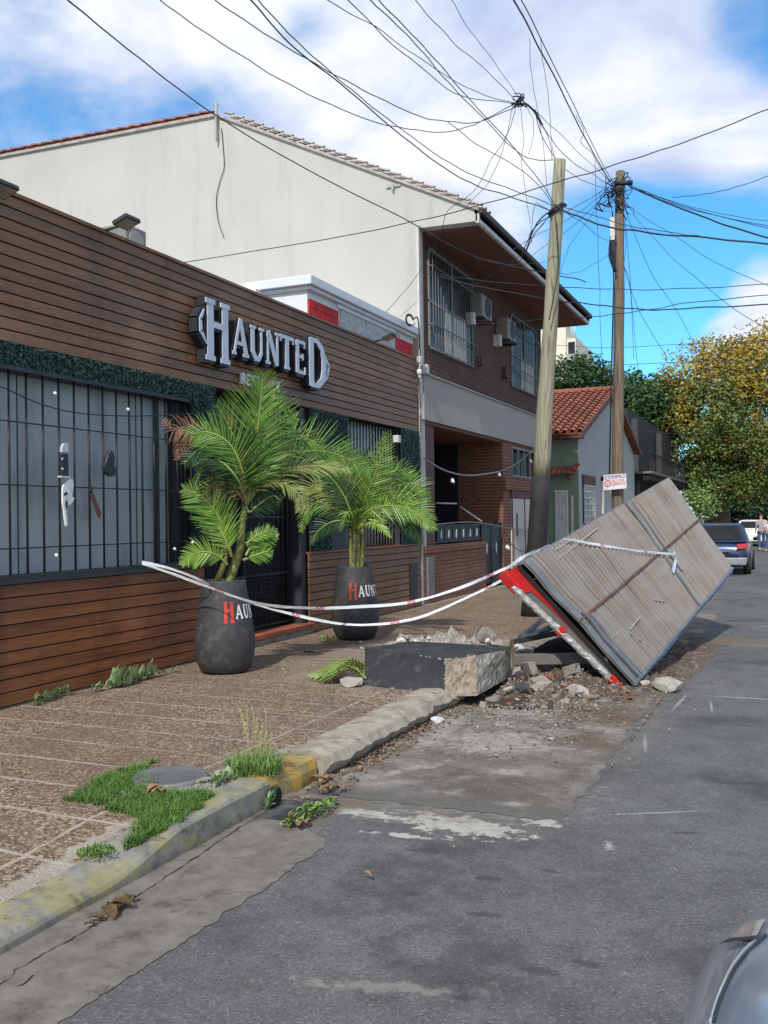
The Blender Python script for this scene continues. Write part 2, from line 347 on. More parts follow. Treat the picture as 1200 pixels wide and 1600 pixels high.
def brokenconc():
    m, N, b = newmat('broken_concrete'); p = P(N)
    c = N.ramp(N.noise(p, 11, 7, .7, .5), [(.3, (.17, .125, .080)), (.48, (.36, .29, .20)), (.62, (.50, .43, .33)), (.8, (.60, .56, .48))])
    c = N.mix(N.mr(N.vor(p, 38), .22, .12, 0, .5), c, (.56, .52, .46))
    setb(N, b, Base_Color=c, Roughness=.95); bump(N, b, N.noise(p, 22, 7, .75), 1., .05)
brokenconc()
simple('rubble_pale', (.34, .315, .275), .95, 0, .3, 12, bs=.6, bsc=40, isl=.35)
simple('rubble_brown', (.24, .185, .135), .95, 0, .4, 12, bs=.6, bsc=40, isl=.5)
simple('rubble_brick', (.27, .095, .055), .95, 0, .35, 12, bs=.5, bsc=40, isl=.4)
simple('rubble_dark', (.055, .055, .058), .9, 0, .3, 12, bs=.5, bsc=40, isl=.4)
simple('grass', (.13, .26, .04), .6, 0, .3, 9, isl=.6)
simple('weed', (.20, .34, .08), .55, 0, .25, 9, isl=.45)
simple('broad_leaf', (.32, .46, .22), .5, 0, .2, 18, isl=.4)
simple('broken_grey', (.20, .185, .16), .95, 0, .5, 9, bs=.8, bsc=35, dirt=((.42, .39, .34), .7, 8))
simple('building_shade', (.022, .023, .024), .8, 0, .3, 3)  # building colour darkened to stand for tree shade
simple('mound', (.10, .070, .050), .95, 0, .6, 22, bs=1., bsc=50, dirt=((.30, .27, .23), .85, 17))
simple('mound_pale', (.33, .31, .275), .95, 0, .4, 22, bs=1., bsc=50, dirt=((.16, .13, .10), .7, 14))
simple('dry_leaf', (.29, .175, .085), .8, 0, .4, 30, isl=.55)
simple('dry_stem', (.35, .33, .14), .8)
simple('far_green', (.050, .125, .025), .6, 0, .45, .9, isl=.75)
simple('far_dark', (.018, .045, .014), .7, 0, .5, .8, isl=.75)
simple('bark', (.13, .10, .075), .9, 0, .45, 6, stretch=(3, 3, .6), bs=.5, bsc=14)
def autumn():
    m, N, b = newmat('autumn_leaf'); p = P(N)
    sp = N.t.nodes.new('ShaderNodeSeparateXYZ'); N.t.links.new(p, sp.inputs[0])
    h = N.add(N.mul(sp.outputs[2], .088), N.mul(N.math('SUBTRACT', N.noise(p, .42, 4, .6), .5), 2.1))
    c = N.ramp(h, [(.25, (.07, .14, .028)), (.5, (.19, .24, .035)), (.75, (.13, .19, .04)), (.93, (.38, .28, .03)), (1.0, (.50, .36, .03))])
    c = N.mix(N.mr(N.noise(N.vadd(p, (7, 1, 3)), .9, 4, .6), .54, .66, 0, .7), c, (.30, .125, .05))
    c = N.mix(1.0, c, N.ramp(ISL(N), [(0, (.5,)*3), (1, (1.05,)*3)]), 'MULTIPLY')
    setb(N, b, Base_Color=c, Roughness=.6)
autumn()
simple('car_blue', (.010, .020, .070), .25, .5, .1, 3, coat=1.)
simple('car_white', (.74, .74, .71), .3, 0, .04, 3, coat=1.)
simple('car_silver', (.27, .33, .42), .30, .55, .10, 5, coat=1.)
simple('tyre', (.02, .02, .021), .85)
simple('rim', (.35, .35, .36), .3, .8)
simple('plastic_black', (.02, .02, .022), .55)
simple('bumper_grey', (.24, .26, .28), .5)
simple('tail_red', (.45, .012, .015), .2, 0, .1, 3, coat=1.)
simple('lens', (.42, .43, .40), .12, .3, .3, 6, coat=1.)
simple('chrome', (.65, .66, .68), .15, 1.)
simple('skin', (.45, .28, .20), .6); simple('hair', (.03, .02, .015), .8)
simple('shirt_grey', (.36, .34, .34), .85); simple('shirt_white', (.70, .70, .72), .85); simple('jeans', (.05, .085, .17), .85)
simple('red_brick_sill', (.42, .11, .06), .8, 0, .3, 12, isl=.4, dirt=((.2, .12, .09), .5, 8))
simple('ground_far', (.16, .15, .13), .9)
simple('sign_white', (.75, .73, .76), .5); simple('ink_blue', (.10, .09, .22), .6); simple('ink_red', (.60, .06, .06), .6)
def tapemat():
    m, N, b = newmat('caution_tape'); uv = N.n('TexCoord', {}, 2)
    sp = N.t.nodes.new('ShaderNodeSeparateXYZ'); N.t.links.new(uv, sp.inputs[0])
    w = N.math('FRACT', N.add(N.mul(sp.outputs[0], .95), .3)); 
    blk = N.mul(N.mr(w, .10, .12), N.mr(w, .21, .19))
    lt = N.noise(N.scale(uv, (16, 4, 1)), 2.2, 2, .5)
    red = N.mul(blk, N.mr(lt, .44, .5)); 
    c = N.mix(N.noise(N.scale(uv, (9, 2, 1)), 1.5, 4), (.62, .66, .70), (.86, .87, .88))
    c = N.mix(red, c, (.55, .03, .05))
    setb(N, b, Base_Color=c, Roughness=.35); bump(N, b, N.noise(N.scale(uv, (12, 2, 1)), 1., 4), .6, .02)
tapemat()
# ------------------------------------------------------------------ builders
LOC = {}
def V(*a): return Vector(a)
ICO = None
def ico(sub=2):
    global ICO
    if ICO is None: ICO = {}
    if sub not in ICO:
        import bmesh
        bm = bmesh.new(); bmesh.ops.create_icosphere(bm, subdivisions=sub, radius=1)
        bm.verts.ensure_lookup_table(); ICO[sub] = ([v.co.copy() for v in bm.verts], [[v.index for v in f.verts] for f in bm.faces]); bm.free()
    return ICO[sub]
class MB:
    def __init__(s): s.v = []; s.f = []; s.m = []; s.uv = {}; s.mi = 0; s.smf = set()
    def face(s, idx, uv=None):
        if uv: s.uv[len(s.f)] = uv
        s.f.append(tuple(idx)); s.m.append(s.mi)
    def poly(s, pts, uv=None):
        b = len(s.v); s.v += [Vector(p) for p in pts]; s.face(range(b, b+len(pts)), uv); return s
    def hexa(s, c):            # 8 corners: 4 bottom ccw, 4 top ccw
        b = len(s.v); s.v += [Vector(p) for p in c]
        for q in ((3, 2, 1, 0), (4, 5, 6, 7), (0, 1, 5, 4), (1, 2, 6, 5), (2, 3, 7, 6), (3, 0, 4, 7)): s.face([b+i for i in q])
        return s
    def box(s, x0, x1, y0, y1, z0, z1):
        return s.hexa([(x0, y0, z0), (x1, y0, z0), (x1, y1, z0), (x0, y1, z0), (x0, y0, z1), (x1, y0, z1), (x1, y1, z1), (x0, y1, z1)])
    def obox(s, c, ax, ay, az):   # centre and half axes
        c, ax, ay, az = map(Vector, (c, ax, ay, az))
        return s.hexa([c+ax*i+ay*j+az*k for k in (-1, 1) for i, j in ((-1, -1), (1, -1), (1, 1), (-1, 1))])
    def prism(s, pts, d):         # planar polygon extruded by vector d
        d = Vector(d); n = len(pts); b = len(s.v); s.v += [Vector(p) for p in pts]+[Vector(p)+d for p in pts]
        s.face(range(b+n-1, b-1, -1)); s.face(range(b+n, b+2*n))
        for i in range(n): j = (i+1) % n; s.face((b+i, b+j, b+n+j, b+n+i))
        return s
    def tube(s, pts, r, n=6, cap=True):
        pts = [Vector(p) for p in pts]; b = len(s.v); N_ = len(pts)
        rr = r if hasattr(r, '__len__') else [r]*N_
        t0 = (pts[1]-pts[0]).normalized(); a = Vector((0, 0, 1)) if abs(t0.z) < .9 else Vector((1, 0, 0)); side = t0.cross(a).normalized()
        for i, p in enumerate(pts):
            t = (pts[min(i+1, N_-1)]-pts[max(i-1, 0)]).normalized()
            side = (side-t*side.dot(t)).normalized(); o = t.cross(side)
            for k in range(n): a = 2*pi*k/n; s.v.append(p+(side*cos(a)+o*sin(a))*rr[i])
        for i in range(N_-1):
            for k in range(n):
                k2 = (k+1) % n; s.smf.add(len(s.f)); s.face((b+i*n+k, b+i*n+k2, b+(i+1)*n+k2, b+(i+1)*n+k))
        if cap: s.face([b+k for k in range(n-1, -1, -1)]); s.face([b+(N_-1)*n+k for k in range(n)])
        return s
    def lathe(s, c, prof, n=32, ax=None):
        c = Vector(c); b = len(s.v); X, Y, Z = (V(1, 0, 0), V(0, 1, 0), V(0, 0, 1)) if ax is None else ax
        for r, z in prof:
            for k in range(n): a = 2*pi*k/n; s.v.append(c+X*(r*cos(a))+Y*(r*sin(a))+Z*z)
        for i in range(len(prof)-1):
            for k in range(n):
                k2 = (k+1) % n; s.smf.add(len(s.f)); s.face((b+i*n+k, b+i*n+k2, b+(i+1)*n+k2, b+(i+1)*n+k))
        s.face([b+k for k in range(n-1, -1, -1)]); s.face([b+(len(prof)-1)*n+k for k in range(n)])
        return s
    def rock(s, c, size, sub=1, seed=0, rough=.35):
        vs, fs = ico(sub); b = len(s.v); rg = random.Random(seed); o = Vector((rg.uniform(0, 99),)*3); rot = Matrix.Rotation(rg.uniform(0, 6.3), 3, 'Z')@Matrix.Rotation(rg.uniform(-.4, .4), 3, 'X')
        # chopped by random planes so it looks broken
        pl = [(Vector((rg.uniform(-1, 1), rg.uniform(-1, 1), rg.uniform(-1, 1))).normalized(), rg.uniform(.45, .8)) for _ in range(7)]
        for v in vs:
            p = v.copy()
            for nn, dd in pl:
                e = p.dot(nn)-dd
                if e > 0: p -= nn*e
            p *= 1+rough*(noise.noise(p*2.3+o)-.1)*.6
            s.v.append(Vector(c)+rot@Vector((p.x*size[0], p.y*size[1], p.z*size[2])))
        for f in fs: s.face([b+i for i in f])
        return s
    def grid(s, rows, uv=None, closed=False):   # rows of equal length point lists
        b = len(s.v); n = len(rows[0])
        for r in rows: s.v += [Vector(p) for p in r]
        for i in range(len(rows)-1):
            for k in range(n if closed else n-1):
                k2 = (k+1) % n
                s.smf.add(len(s.f))
                s.face((b+i*n+k, b+i*n+k2, b+(i+1)*n+k2, b+(i+1)*n+k), uv and [uv(i, k), uv(i, k+1), uv(i+1, k+1), uv(i+1, k)])
        return s
    def build(s, name, mats, parent=None, smooth=False, bevel=0, label=None, cat=None, group=None, kind=None, solid=0, subsurf=0, origin=None):
        if not isinstance(mats, (list, tuple)): mats = [mats]
        xs = [v.x for v in s.v]; ys = [v.y for v in s.v]; zs = [v.z for v in s.v]
        if origin is not None: o = Vector(origin)
        elif parent is None: o = V((min(xs)+max(xs))/2, (min(ys)+max(ys))/2, min(zs))
        else: o = V((min(xs)+max(xs))/2, (min(ys)+max(ys))/2, (min(zs)+max(zs))/2)
        me = bpy.data.meshes.new(name); me.from_pydata([v-o for v in s.v], [], s.f)
        for m in mats: me.materials.append(MATS[m])
        if len(mats) > 1: me.polygons.foreach_set('material_index', s.m)
        if smooth: me.polygons.foreach_set('use_smooth', [True]*len(s.f))
        elif s.smf: me.polygons.foreach_set('use_smooth', [i in s.smf for i in range(len(s.f))])
        if s.uv:
            ul = me.uv_layers.new(name='uv')
            for i, pl in enumerate(me.polygons):
                if i in s.uv:
                    for li, u in zip(pl.loop_indices, s.uv[i]): ul.data[li].uv = u
        me.update()
        ob = bpy.data.objects.new(name, me); COL.objects.link(ob)
        LOC[ob.name] = o
        if parent: ob.parent = parent; ob.location = o-LOC[parent.name]
        else: ob.location = o
        if solid: md = ob.modifiers.new('solid', 'SOLIDIFY'); md.thickness = solid; md.offset = -1
        if bevel: md = ob.modifiers.new('bevel', 'BEVEL'); md.width = bevel; md.segments = 2; md.limit_method = 'ANGLE'; md.harden_normals = False
        if subsurf: md = ob.modifiers.new('sub', 'SUBSURF'); md.levels = md.render_levels = subsurf
        tag(ob, label, cat, group, kind)
        return ob
def tag(o, label=None, cat=None, group=None, kind=None):
    for k, v in (('label', label), ('category', cat), ('group', group), ('kind', kind)):
        if v: o[k] = v
    return o
def thing(name, label, cat, loc, group=None):
    o = bpy.data.objects.new(name, None); COL.objects.link(o); o.location = loc; LOC[o.name] = Vector(loc); o.empty_display_size = .2
    return tag(o, label, cat, group)
def copy_tree(o, d, parent=None):
    c = o.copy(); COL.objects.link(c); LOC[c.name] = LOC[o.name]+d
    if parent: c.parent = parent
    else: c.location = o.location+d
    for ch in list(o.children): copy_tree(ch, d, c)
    return c
def smooth_path(pts, k=6):
    pts = [Vector(p) for p in pts]; out = []
    for i in range(len(pts)-1):
        p0, p1, p2, p3 = pts[max(i-1, 0)], pts[i], pts[i+1], pts[min(i+2, len(pts)-1)]
        for j in range(k):
            t = j/k; out.append(.5*((2*p1)+(p2-p0)*t+(2*p0-5*p1+4*p2-p3)*t*t+(3*p1-p0-3*p2+p3)*t**3))
    return out+[pts[-1]]
def ss(a, b, x): t = min(1, max(0, (x-a)/(b-a))); return t*t*(3-2*t)
def nz(x, y=0, z=0): return noise.noise(V(x, y, z))
# ------------------------------------------------------------------ ground, road, kerb
XF = -6.16
m = MB(); m.poly([(-300, -60, -.06), (300, -60, -.06), (300, 600, -.06), (-300, 600, -.06)]); m.build('ground', 'ground_far', kind='structure')
m = MB(); m.poly([(-3.0, -12, 0), (6.5, -12, 0), (6.5, 150, 0), (-3.0, 150, 0)]); m.build('road', 'asphalt', kind='structure')
m = MB(); m.box(6.5, 11, -12, 150, -.05, .15); m.build('pavement_opposite', 'concrete', kind='structure')
def gx(y): return -2.30+.09*ss(3.6, 4.6, y)*0-.12*ss(2.2, 3.2, y)*0+.025*sin(y*2.1)+.03*nz(y*3)+.022*nz(y*11, 3)+.012*nz(y*27, 5)+.03*ss(3.9, 4.4, y)-(.62*ss(4.4, 4.95, y))
rows = []; y = -4.0
while y < 5.4: rows.append([(-2.98, y, .004), (-2.6, y, .005), (gx(y), y, .004)]); y += .025
MB().grid(rows).build('gutter', 'concrete', kind='structure')
# a crack that wanders along the gutter
pts = [onz(u, v, 0) for u, v in ((-40, 1575), (0, 1541), (60, 1497), (130, 1460), (200, 1412), (245, 1382), (300, 1345), (345, 1315), (385, 1288), (430, 1262))]
sp_ = smooth_path(pts, 8); l = []
for i, p in enumerate(sp_):
    w = .001+.008*abs(nz(i*.7)); j = .020*nz(i*.45, 3)+.012*nz(i*1.7, 8)
    l.append([(p.x+j-w, p.y, .008), (p.x+j+w, p.y, .008)])
MB().grid(l).build('gutter_crack', 'black_void', kind='structure')
pts = [onz(u, v, 0) for u, v in ((0, 1532), (25, 1543), (40, 1538), (52, 1526))]
l = [[(p.x-.003, p.y, .008), (p.x+.003, p.y, .008)] for p in smooth_path(pts, 4)]
MB().grid(l).build('gutter_crack', 'black_void', kind='structure')
# sunken patch of broken surface under the wreck
rows = []; n = 160
for i in range(n+1):
    y = 5.25+i*(17.5-5.25)/n; r = []
    xr = -1.20+.07*nz(y*2.2, 5)+.05*nz(y*7, 2)+.03*nz(y*19, 6)-.25*ss(9.6, 11, y)*0
    for k in range(41):
        x = -2.98+(xr+2.98)*k/40
        yy = y+(.14*nz(x*3, 1)+.08*nz(x*9, 8)+.05*nz(x*23, 4) if i == 0 else 0)
        e = min(1, min(k, 40-k)/4)*min(1, i/3)
        r.append((x, yy, .003+e*(.004+.022*(nz(x*3, yy*3)+.4))))
    rows.append(r)
MB().grid(rows).build('road_patch', 'patch', kind='structure')
def zb(y): return .15-.07*(1-ss(3.3, 4.15, y))     # back edge of kerb
def zf(y): return .15-.10*(1-ss(3.45, 4.15, y))-.03*ss(2.6, 0, y)    # front top edge
def side(x, y):
    t = ss(-4.3, -3.2, x)
    z = .15-(.15-zb(y))*t
    z += .004*nz(x*1.3, y*1.3)
    if 7.9 < y < 11 and x > -3.9: z -= .06*ss(7.9, 8.5, y)*ss(11, 10, y)*ss(-3.9, -3.3, x)
    return z
rows = []; y = -4.0
while y < 62:
    rows.append([(x, y, side(x, y)) for x in [-6.6+i*(3.48/24) for i in range(25)]]); y += .12 if y < 12 else 1.0
MB().grid(rows).build('pavement', 'pebble_tiles', kind='structure')
def kerb(y0, y1, step, fn, name, mat_, endcap=True):
    rows = []; n = max(2, int((y1-y0)/step))
    for i in range(n+1): y = y0+(y1-y0)*i/n; rows.append([Vector((x, y, z)) for x, z in fn(y)])
    mb = MB().grid(rows); mb.smf = set()
    if endcap:
        b = len(mb.v); k = len(rows[0])
        mb.poly(rows[0]); mb.poly(rows[-1][::-1])
    return mb.build(name, mat_, kind='structure')
def near_kerb(y):
    a = .010*nz(y*3, 1); zt, zk = zf(y), zb(y)
    return [(-2.885+a, -.03), (-2.90+a, zt-.02), (-2.915+a, zt-.004), (-2.94+a, zt+.004+.15*(zk-zt)), (-3.13+.01*nz(y*2, 7), zk+.004), (-3.15, -.03)]
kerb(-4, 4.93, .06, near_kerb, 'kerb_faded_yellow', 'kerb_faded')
def yel(y):
    a = .022*nz(y*4, 2); g = ss(5.0, 5.3, y)
    return [(-2.93+a+.05*g, -.03), (-2.93+a+.05*g, .09), (-2.95+a+.05*g, .145), (-3.0+.05*g, .165+.012*nz(y*5, 3)), (-3.16, .158), (-3.18, -.03)]
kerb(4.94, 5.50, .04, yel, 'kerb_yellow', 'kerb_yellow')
def old(y):
    w = .05*nz(y*2.3, 5)+.02*nz(y*8, 3); e = ss(8.35, 8.0, y); bb = .035*nz(y*5, 9)
    h = .185+.012*nz(y*3, 8)
    return [(-2.88+w*.4-bb, -.03), (-2.82+w-bb, .05), (-2.79+w, .10+.03*nz(y*6, 1)), (-2.83+w*.7, h-.03*(2-e)), (-2.93+.3*w, h*(.9+.1*e)), (-3.12, .17), (-3.16, -.03)]
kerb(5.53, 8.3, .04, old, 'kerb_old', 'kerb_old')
kerb(10.6, 60, 1.0, lambda y: [(-2.90, -.03), (-2.90, .12), (-2.93, .145), (-3.12, .15), (-3.14, -.03)], 'kerb_far', 'concrete')
m = MB(); c = onz(414, 1244, .055); c.x = -2.875
m.lathe(c, [(.062, 0), (.062, .03)], 20, (V(0, 1, 0), V(0, 0, 1), V(1, 0, 0))); m.mi = 1
m.lathe(c+V(.001, 0, 0), [(.050, 0), (.050, .0315)], 20, (V(0, 1, 0), V(0, 0, 1), V(1, 0, 0)))
m.build('drain_outlet', ['plastic_black', 'black_void'], label='dark round drain pipe mouth in the face of the kerb before its yellow stretch', cat='drain pipe')
# ------------------------------------------------------------------ bar storefront
bar = thing('bar_storefront', 'single storey bar front clad in brown horizontal wood boards with grilles and hedge strips', 'bar', (-6.2, 8, .15))
m = MB(); m.box(-14, XF-.62, -1, 15.88, .0, 4.35); m.box(XF-.62, XF-.06, -1, 15.88, 3.28, 4.50)  # rooms behind, and the header
m.box(XF-.62, XF-.05, -1, 9.05, .02, 1.17); m.box(XF-.62, XF-.05, 11.62, 15.88, .02, 1.22)
for a, b_ in ((8.83, 9.30), (11.62, 12.92), (15.02, 15.88)): m.box(XF-.62, XF-.05, a, b_, 1.21 if a != 11.62 else 1.24, 3.275)
m.build('wall', 'dark_frame', bar)
def boards(y0, y1, z0, z1, n, x, name, mat_, seed, thick=.03):
    rg = random.Random(seed); mb = MB(); h = (z1-z0)/n
    for i in range(n):
        y = y0-rg.uniform(0, 2.5)
        while y < y1:
            L = rg.choice((5.2, 6.1, 7.0)); a, b_ = max(y0, y), min(y1, y+L-.004)
            if b_-a > .02:
                o = rg.uniform(-.0015, .0015); z = z0+i*h
                mb.hexa([(x-thick, a, z+.004), (x+o, a, z+.005), (x+o, b_, z+.005), (x-thick, b_, z+.004), (x-thick, a, z+h-.004), (x+o-.002, a, z+h-.006), (x+o-.002, b_, z+h-.006), (x-thick, b_, z+h-.004)])
            y += L
    return mb.build(name, mat_, bar, bevel=.004)
boards(-1, 15.87, 3.262, 4.54, 12, XF, 'fascia', 'fascia_wood', 1)
boards(-1, 9.06, .155, 1.185, 9, XF+.01, 'lower_cladding', 'lower_wood', 2)
boards(11.60, 15.86, .155, 1.235, 10, XF+.01, 'lower_cladding', 'fascia_wood', 5)
m = MB(); m.box(XF-.40, XF+.015, -1, 15.88, 4.542, 4.575); m.build('coping', 'fascia_wood', bar)
m = MB(); m.box(-6.40, XF+.035, -1, 9.07, 1.187, 1.215); m.build('sill', 'dark_frame', bar)
m = MB(); m.box(-6.40, XF+.035, 11.6, 15.87, 1.237, 1.262); m.build('sill', 'lower_wood', bar)
# window with the grey shutter behind a grille
sh = MB(); sh.box(-6.42, -6.34, -1, 8.66, 1.22, 3.24); sh.build('shutter', 'shutter_grey', bar)
for y in [1.46+i*1.66 for i in range(5)]: MB().box(-6.339, -6.335, y, y+.012, 1.22, 3.24).build('shutter_seam', 'dark_frame', bar)
m = MB(); m.box(-6.5, -6.28, 8.66, 8.83, 1.22, 3.24); m.box(-6.35, -6.15, -1, 8.83, 3.03, 3.07); m.box(-6.30, -6.16, -1, 8.83, 1.216, 1.26); m.box(-6.45, -6.3, 8.40, 8.45, 1.22, 3.04); m.build('window_frame', 'dark_frame', bar)
g = MB(); y = 8.62
while y > -1: g.tube([(-6.19, y, 1.22), (-6.19, y, 3.06)], .011, 6); y -= .2015
for z in (1.49, 2.04, 2.59): g.box(-6.197, -6.183, -1, 8.83, z-.006, z+.006)
for y in (8.69, 8.76): g.tube([(-6.19, y, 1.22), (-6.19, y, 3.06)], .007, 6)
g.build('security_grille', 'black_metal', bar)
def hedge(x, y0, y1, z0, z1, seed, n):
    rg = random.Random(seed)
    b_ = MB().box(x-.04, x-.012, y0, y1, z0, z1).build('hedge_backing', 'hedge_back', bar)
    mb = MB()
    for _ in range(n):
        c = V(x+rg.uniform(-.02, .03), rg.uniform(y0, y1), rg.uniform(z0, z1)); a = rg.uniform(0, 6.3); l = rg.uniform(.014, .026)
        d = V(rg.uniform(-.1, .7), cos(a), sin(a)).normalized()*l; w = d.cross(V(1, rg.uniform(-.6, .6), rg.uniform(-.6, .6))).normalized()*l*.42
        mb.poly([c-d, c+w, c+d, c-w])
    mb.build('hedge_strip', 'hedge_leaf', bar)
hedge(XF+.0, 4.6, 8.84, 3.07, 3.262, 3, 3800); hedge(XF+.02, 8.84, 9.29, 1.20, 3.262, 4, 4600)
hedge(XF+.02, 11.66, 12.9, 2.35, 3.262, 5, 4200); hedge(XF+.02, 15.04, 15.84, 1.265, 3.262, 6, 4600); hedge(XF+.02, 11.66, 12.3, 1.265, 2.35, 15, 2500)
# doorway with mesh gate and brick threshold
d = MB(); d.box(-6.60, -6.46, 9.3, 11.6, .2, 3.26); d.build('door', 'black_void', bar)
d = MB(); d.box(-6.44, -6.20, 11.46, 11.59, .155, 3.26); d.box(-6.44, -6.38, 10.28, 10.33, .28, 2.6); d.box(-6.44, -6.38, 9.3, 9.36, .28, 2.6); d.box(-6.44, -6.38, 9.36, 11.46, 2.58, 2.64); d.build('door_frame', 'dark_frame', bar)
g = MB(); y = 9.42
while y < 11.4: g.tube([(-6.36, y, .30), (-6.36, y, 2.58)], .009, 5); y += .13
for z in (.34, 1.0, 1.75, 2.5): g.box(-6.37, -6.35, 9.36, 11.46, z-.012, z+.012)
y = 10.36
while y < 10.9: g.tube([(-6.33, y, .34), (-6.33, y, 1.75)], .003, 4); y += .06
z = .36
while z < 1.75: g.tube([(-6.33, 10.34, z), (-6.33, 10.9, z)], .003, 4); z += .06
g.build('gate_bars', 'black_metal', bar)
s_ = MB()
for i in range(18): s_.box(-6.34, -6.06+.006*nz(i), 9.32+i*.127, 9.32+i*.127+.12, .24, .29+.004*nz(i, 3))
s_.build('threshold', 'red_brick_sill', bar)
MB().box(-6.5, -6.09, 9.3, 11.6, .10, .238).build('door_step', 'concrete', bar)
# second window
d = MB(); d.box(-6.5, -6.45, 12.9, 15.04, 1.27, 3.26); d.build('window_glass', 'glass_dark', bar)
g = MB(); y = 12.98
while y < 15: g.tube([(-6.30, y, 1.27), (-6.30, y, 3.24)], .010, 5); y += .12
for z in (1.9, 2.6): g.box(-6.31, -6.29, 12.92, 15.02, z-.01, z+.01)
g.build('window_grille', 'grille_white', bar)
d = MB(); d.box(XF+.011, XF+.035, 15.32, 15.62, .30, .93); d.build('vent_panel', 'black_metal', bar, bevel=.004)
m = MB(); m.box(-6.2, -6.10, -1, 9.06, .10, .153); m.box(-6.2, -6.11, 11.6, 15.86, .10, .153); m.build('plinth', 'dark_frame', bar)
m = MB(); m.box(XF-.03, XF+.02, 15.885, 15.925, .15, 3.5); m.build('white_pipe', 'pipe_grey', bar)
# ---- sign letters; outlines on a 0..1 square (x right = +Y, z up)
def stroke(mb, a, b_, w, X, fn, k):
    (x0, z0), (x1, z1) = a, b_; dx, dz = x1-x0, z1-z0; L = math.hypot(dx, dz) or 1
    w0, w1 = w if hasattr(w, '__len__') else (w, w)
    nx, nz_ = -dz/L, dx/L
    mb.prism([fn(*q) for q in ((x0+nx*w0/2, z0+nz_*w0/2), (x0-nx*w0/2, z0-nz_*w0/2), (x1-nx*w1/2, z1-nz_*w1/2), (x1+nx*w1/2, z1+nz_*w1/2))], X)
GLY = {   # strokes: (x0,z0,x1,z1,w0,w1)
 'H': [(.2, 0, .2, 1, .2, .2), (.78, 0, .78, 1, .2, .2), (.2, .60, .78, .60, .07, .07), (.02, .02, .38, .02, .05, .05), (.6, .02, .96, .02, .05, .05), (.02, .98, .38, .98, .05, .05), (.6, .98, .96, .98, .05, .05)],
 'A': [(.12, 0, .50, 1, .07, .10), (.86, 0, .50, 1, .2, .14), (.22, .32, .75, .32, .07, .07), (0, .02, .25, .02, .05, .05), (.66, .02, 1, .02, .05, .05)],
 'U': [(.2, .22, .2, 1, .2, .2), (.80, .22, .80, 1, .1, .1), (.2, .26, .36, .07, .2, .14), (.32, .06, .64, .06, .12, .12), (.62, .07, .80, .26, .12, .1), (.03, .98, .4, .98, .05, .05), (.65, .98, .97, .98, .05, .05)],
 'N': [(.15, 0, .15, 1, .09, .09), (.85, 0, .85, 1, .09, .09), (.18, .97, .82, .03, .2, .2), (.0, .02, .32, .02, .05, .05), (.7, .98, 1, .98, .05, .05)],
 'T': [(.5, 0, .5, 1, .22, .22), (.02, .96, .98, .96, .08, .08), (.04, .80, .04, .98, .04, .08), (.96, .80, .96, .98, .04, .08), (.32, .02, .68, .02, .05, .05)],
 'E': [(.24, 0, .24, 1, .24, .24), (.2, .03, .92, .03, .07, .07), (.2, .97, .88, .97, .07, .07), (.2, .52, .72, .52, .07, .07), (.93, .0, .93, .22, .09, .03), (.88, .80, .88, 1, .03, .09), (.72, .42, .72, .62, .07, .07)],
 'D': [(.22, 0, .22, 1, .2, .2), (.2, .97, .55, .97, .06, .06), (.5, .975, .78, .84, .08, .13), (.77, .86, .90, .62, .13, .19), (.90, .64, .90, .36, .2, .2), (.90, .38, .77, .14, .19, .13), (.78, .16, .5, .025, .13, .08), (.2, .03, .55, .03, .06, .06)],
 'R': [(.2, 0, .2, 1, .2, .2), (.2, .96, .7, .96, .1, .1), (.75, .95, .75, .55, .18, .18), (.2, .52, .7, .52, .1, .1), (.5, .52, .9, 0, .18, .18)],
 'S': [(.15, .95, .9, .95, .12, .12), (.17, .95, .17, .55, .18, .18), (.15, .52, .85, .52, .12, .12), (.83, .5, .83, .08, .18, .18), (.1, .06, .85, .06, .12, .12)],
 'O': [(.17, .05, .17, .95, .2, .2), (.83, .05, .83, .95, .2, .2), (.15, .95, .85, .95, .1, .1), (.15, .05, .85, .05, .1, .1)],
 'B': [(.17, 0, .17, 1, .2, .2), (.15, .95, .75, .95, .1, .1), (.15, .52, .75, .52, .1, .1), (.15, .05, .75, .05, .1, .1), (.78, .93, .74, .55, .18, .18), (.80, .5, .80, .07, .18, .18)],
}
def glyph(mb, ch, fn, X, grow=0., dl=.0):
    for k, (a, b_, c, d_, w0, w1) in enumerate(GLY[ch]):
        f2 = (lambda p, k=k: fn(*p))
        e = Vector(X).normalized()*(dl*k)
        stroke(mb, (a, b_), (c, d_), (w0+grow, w1+grow), Vector(X)+e, fn, k)
def signletter(parent, ch, y0, y1, z0, z1, x=-6.145, deep=.10):
    def fn(xx): return lambda a, b_: V(xx, y0+(y1-y0)*a, z0+(z1-z0)*b_)
    bk = MB(); glyph(bk, ch, fn(x), (deep, 0, 0), grow=.20 if (y1-y0) < .45 else .12, dl=.0007); 
    fc = MB(); glyph(fc, ch, fn(x+deep+.012), (.012, 0, 0), grow=.035, dl=.0006)
    return bk, fc
sg = thing('bar_sign', 'large grey lettered sign on black backing reading HAUNTED on the brown fascia', 'sign', (-6.15, 10.4, 3.55))
